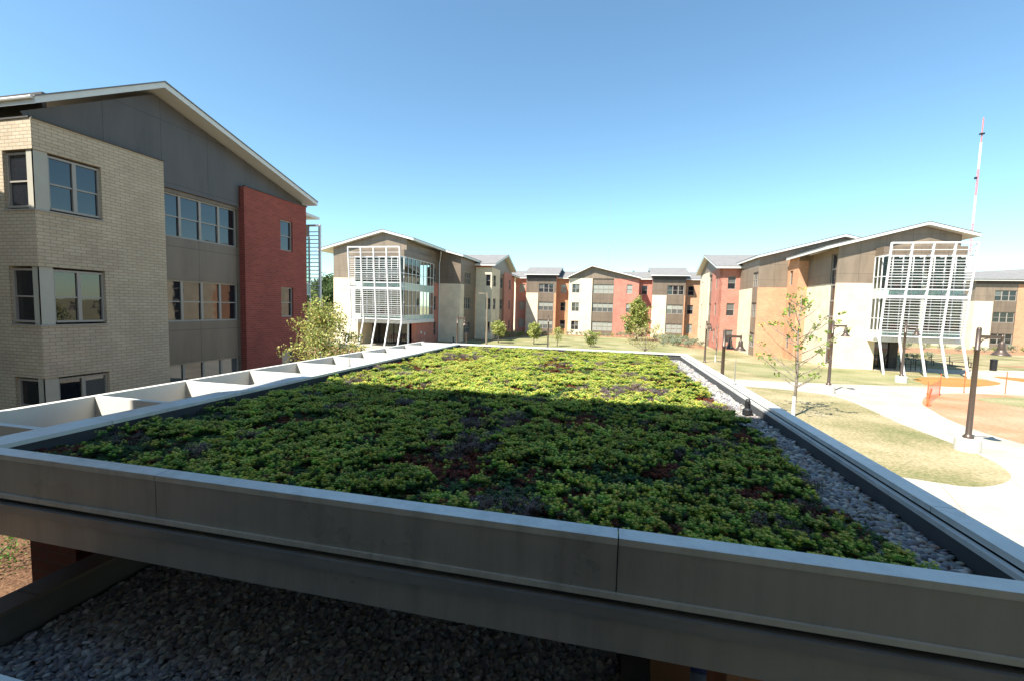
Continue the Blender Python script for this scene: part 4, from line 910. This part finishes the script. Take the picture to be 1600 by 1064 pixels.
tree(-9.7, 13.3, 'bushy yellow green young tree in front of the near red brick wall', 4.8, 1.1, .5, 74, .08, AU, 3, nb=26, cr=.42, trunk_r=.07, zlo=.8)
tree(8.98*.9, 21.5, 'sparse leaved young tree with white wrapped trunk on the right grass island', 6.0, 1.9, 1.4, 12, .13, [(.22, .32, .05), (.30, .38, .08), (.15, .24, .04)], 11, nb=26, cr=.22, wrap=True, leaf_frac=.45, trunk_r=.058, zlo=1.6)
tree(9.62, 43.6, 'leafless young tree with white wrapped trunk near the red corner block', 3.9, .7, 1.0, 0, .1, GR, 12, nb=14, wrap=True, trunk_r=.05)
tree(-13.8, 53.6, 'small round tree with bare trunk at the shaded left lawn edge', 2.95, .95, 1.0, 26, .16, YG, 21, nb=16, cr=.36, trunk_r=.06)
tree(-9.3, 54.0, 'small bushy tree in front of the left cream block', 2.85, .9, .8, 26, .16, YG, 22, nb=16, cr=.34, trunk_r=.05)
tree(-6.2, 52.7, 'thin sparse small tree right of the bare pole', 2.4, .75, .7, 9, .13, YG, 23, nb=14, cr=.28, trunk_r=.04)
tree(-2.3, 53.9, 'low spreading small tree before the central gable', 1.95, .95, .3, 14, .15, GR+YG, 24, nb=16, cr=.28, trunk_r=.04, shape='vase')
tree(3.95, 69.5, 'tall dense cone shaped tree hiding the recess right of the gable', 6.9, 2.1, .9, 46, .24, AU+GR, 25, nb=30, cr=.62, trunk_r=.12, shape='cone')
tree(3.6, 47.5, 'wide thin yellow leaved tree before the cone shaped tree', 3.1, 2.4, .5, 11, .13, [(.42, .38, .14), (.34, .32, .12), (.48, .38, .2)], 26, nb=24, cr=.35, trunk_r=.05, leaf_frac=.7)
tree(-73, 104, 'dark green woodland tree behind the left gallery building', 12.4, 5.0, 3, 60, .55, DK, 31, nb=22, cr=1.7, trunk_r=.3)
tree(-82, 112, 'wide dark tree further back behind the left buildings', 10.5, 5.5, 3, 60, .6, DK, 32, nb=20, cr=1.8, trunk_r=.3)
tree(-62, 78, 'dense mid green tree beside the left gallery building wall', 6.9, 4.2, 2, 60, .45, GR, 33, nb=20, cr=1.4, trunk_r=.25)
tree(5.2, 118, 'distant treetop just above the central roof', 15.3, 2.6, 5, 40, .4, DK, 34, nb=14, cr=.9, trunk_r=.2)
tree(8.2, 120, 'second distant treetop over the roof ridge', 15.2, 2.2, 5, 40, .4, DK, 35, nb=12, cr=.8, trunk_r=.2)

# ------------------------------------------------------------------ shrubs (one of each kind, then copies)
def shrub_mesh(seed, n, rad, hgt, size, cols):
    rs = random.Random(seed); cs = []
    for k in range(n):
        a = rs.uniform(0, 6.28); r = rad*math.sqrt(rs.random())*.7; cs.append((r*math.cos(a), r*math.sin(a), hgt*(.25+.55*rs.random())))
    V, F_, C = leaves(cs, rad*.42, 26, size, cols, seed, .9); V[:, 2] = np.abs(V[:, 2]); o = fast_mesh('foliage', V, F_, C, 'leaf'); me = o.data; bpy.data.objects.remove(o)
    q = MB()
    for k in range(7):
        a = k*.9; q.tube([(0, 0, 0), (math.cos(a)*rad*.5, math.sin(a)*rad*.5, hgt*.7)], [.012, .004], 4)
    t = q.build('stems', 'bark'); tm = t.data; bpy.data.objects.remove(t); return me, tm
GG = [(.26, .30, .20), (.20, .25, .14), (.34, .35, .24)]
SM = [shrub_mesh(50+i, 12, .5, .7, .09, c) for i, c in enumerate((GG, GG, GR, AU))]
def shrub(x, y, s, k, label, grp):
    o = empty('shrub', label, 'shrub', (x, y, 0), grp); o.rotation_euler = (0, 0, rnd.uniform(0, 6)); o.scale = (s, s, s*rnd.uniform(.85, 1.2))
    for nm, me in zip(('foliage', 'stems'), SM[k]):
        c = bpy.data.objects.new(nm, me); COL.objects.link(c); c.parent = o
G1 = 'pale grey green shrubs in the mulched bed at the right corner of the courtyard'
for i in range(34): shrub(6.6+rnd.random()*5.2, 60+rnd.random()*15, rnd.uniform(.9, 1.5), rnd.choice([0, 1, 1]), 'pale grey green shrub in the mulched bed before the right corner block', G1)
for i in range(4): shrub(8.6+i*1.25, 77.3, 1.1, 2, 'round bright green shrub against the far wall right of the cone shaped tree', 'round green shrubs along the far right wall')
for i in range(16): shrub(-7.2+i*.75+rnd.uniform(-.2, .2), 76.6+rnd.uniform(-.6, .6), rnd.uniform(.8, 1.4), rnd.choice([0, 1, 3]), 'low dry shrub in the bed under the central gable windows', 'shrubs under the central gable')
for i in range(14): shrub(-16.6+i*.45+rnd.uniform(-.2, .2), 60+i*1.1, rnd.uniform(.9, 1.5), rnd.choice([2, 1]), 'dark shrub in the shaded bed along the left corner block', 'shrubs in the shaded left bed')
for i in range(22): shrub(29+i*1.9+rnd.uniform(-.5, .5), 72+i*.25+rnd.uniform(-1.5, 1.5), rnd.uniform(1.1, 1.9), rnd.choice([0, 1, 2]), 'grey green shrub in the long bed before the distant right block', 'shrubs before the distant right block')
for i in range(12): shrub(-27.5+(i % 6)*.75+rnd.uniform(-.2, .2), 40-(i//6)*1.4-(i % 6)*.45, rnd.uniform(.6, 1.0), rnd.choice([3, 1, 0]), 'small dry plant in the bed at the foot of the left gallery', 'small plants at the foot of the left gallery')
for i in range(9): shrub(27.8+i*.85, 54.5+i*.35, rnd.uniform(.8, 1.2), rnd.choice([0, 1, 2]), 'shrub seen under the right gallery behind the bench', 'shrubs behind the bench')
GM = shrub_mesh(90, 16, .5, .35, .035, [(.10, .2, .03), (.16, .28, .05), (.08, .15, .03)]); SM.append(GM)
for x, y, s, l in ((-10.5, 5.95, 1.5, 'bright green plant clump in sunlit mulch at the left edge, upper one'), (-9.75, 4.75, 1.5, 'bright green plant clump half in shadow at the left edge, lower one')):
    shrub(x, y, s, 4, l, None)

# ------------------------------------------------------------------ small things in the court
o = empty('litter_bin', 'black slatted litter bin standing at the edge of the right path', 'bin', (33.5, 47.4, 0))
q = MB(); q.lathe([(.0, 0), (.36, 0), (.36, .05), (.34, .06)], (33.5, 47.4, 0), 20)
for k in range(24):
    a = k*PI/12; q.beam((33.5+.36*math.cos(a), 47.4+.36*math.sin(a), .04), (33.5+.38*math.cos(a), 47.4+.38*math.sin(a), 1.1), .07, .015, up=(math.cos(a), math.sin(a), 0))
q.lathe([(.33, .05), (.33, 1.05)], (33.5, 47.4, 0), 20); q.build('body', 'black_metal', o)
q = MB(); q.lathe([(.42, 1.08), (.43, 1.15), (.35, 1.2), (.18, 1.22)], (33.5, 47.4, 0), 20); q.build('rim', 'black_metal', o); o.scale = (.62, .62, .85)
o = empty('park_bench', 'long dark metal bench beyond the right gallery legs', 'bench', (31.3, 49.6, 0))
d = Vector((1, -.12, 0)).normalized(); nn = Vector((d.y, -d.x, 0)); c0 = Vector((29.0, 50.2, 0))
for nm, offs in (('seat', [(.0, .45), (.12, .45), (.24, .45), (.36, .45)]), ('backrest', [(.42, .6), (.46, .75), (.5, .9)])):
    q = MB()
    for a, z in offs: q.beam(c0-nn*a+Vector((0, 0, z)), c0-nn*a+d*4.6+Vector((0, 0, z)), .08, .03)
    q.build(nm, 'lamp_bronze', o)
for k in range(4):
    q = MB(); p = c0+d*(.2+k*1.4)
    q.beam(p, p+Vector((0, 0, .44)), .05, .05); q.beam(p-nn*.36, p-nn*.52+Vector((0, 0, .95)), .05, .05); q.beam(p+Vector((0, 0, .41)), p-nn*.4+Vector((0, 0, .41)), .05, .05); q.build('leg', 'lamp_bronze', o)
stk = [(15.95, 26.3, 1.25), (18.9, 30.2, 1.25), (21.2, 31.9, 1.3), (23.7, 32.5, 1.35)]
lb = ['orange topped stake holding the near end of the safety net', 'stake at the far end of the orange safety net', 'thin bare stake on the path left of the near lamp pole', 'thin bare stake on the path right of the near lamp pole']
for (x, y, h), l in zip(stk, lb):
    q = MB(); q.beam((x, y, 0), (x, y, h), .035, .035); q.add([(x, y, h), (x+.03, y, h+.02), (x, y, h+.06), (x-.03, y, h+.02)], [(0, 1, 2, 3)]); tag(q.build('stake', 'stake_orange', origin=(x, y, 0)), l, 'stake', 'marker stakes round the soil island')
q = MB(); a = Vector((15.98, 26.35, 0)); c = Vector((18.88, 30.15, 0)); n = 10
vs = []; fs = []
for i in range(n+1):
    p = a.lerp(c, i/n); s = math.sin(PI*i/n); vs += [(p.x, p.y, .04+.04*s), (p.x+.05*math.sin(i), p.y, 1.12-.12*s)]
for i in range(n): fs.append((2*i, 2*i+2, 2*i+3, 2*i+1))
q.add(vs, fs); o = q.build('safety_net', 'orange_net', origin=(15.98, 26.35, 0)); tag(o, 'translucent orange safety netting strung between two stakes', 'netting')
q = MB(); q.beam((15.95, 26.3, .0), (16.02, 26.18, .95), .10, .05); q.beam((15.98, 26.15, .0), (15.92, 26.28, .7), .08, .04); tag(q.build('net_bundle', 'stake_orange', origin=(16, 26.2, 0)), 'bunched orange net wrapped round the nearest stake', 'netting')

# ------------------------------------------------------------------ radio masts
o = empty('radio_mast', 'tall red and white lattice radio mast behind the right gallery building', 'mast', (163, 250, 0))
bands = [(0, 20, 1), (20, 36, 0), (36, 50, 1), (50, 62, 0), (62, 74, 1), (74, 86, 0), (86, 97, 1)]
for z0, z1, r in bands:
    q = MB(); wd = .36 if z0 < 86 else .18
    for a in (0, 2.09, 4.19): q.tube([(163+wd*math.cos(a), 250+wd*math.sin(a), z0), (163+wd*math.cos(a), 250+wd*math.sin(a), z1)], .08, 5)
    z = z0; k = 0
    while z < z1-1:
        for j in range(3):
            a, c = (0, 2.09, 4.19)[j], (0, 2.09, 4.19)[(j+1) % 3]
            if k % 2: a, c = c, a
            q.tube([(163+wd*math.cos(a), 250+wd*math.sin(a), z), (163+wd*math.cos(c), 250+wd*math.sin(c), z+1.2)], .06, 4, cap=False)
        z += 1.2; k += 1
    q.build('lattice_section', 'mast_red' if r else 'mast_white', o)
q = MB(); q.box(161.9, 249.6, 69.5, 162.7, 250.4, 70.4); q.box(162.2, 249.4, 89.5, 163.8, 250.6, 90.1); q.build('antenna', 'black_metal', o)
q = MB(); q.tube([(-3, 260, 0), (-3, 260, 45), (-3, 260, 67)], [.14, .10, .06], 6); q.lathe([(.3, 40), (.3, 40.4), (.1, 40.8)], (-3, 260, 0), 8); tag(q.build('radio_mast', 'grey_steel', origin=(-3, 260, 0)), 'hair thin grey mast above the central gable', 'mast')
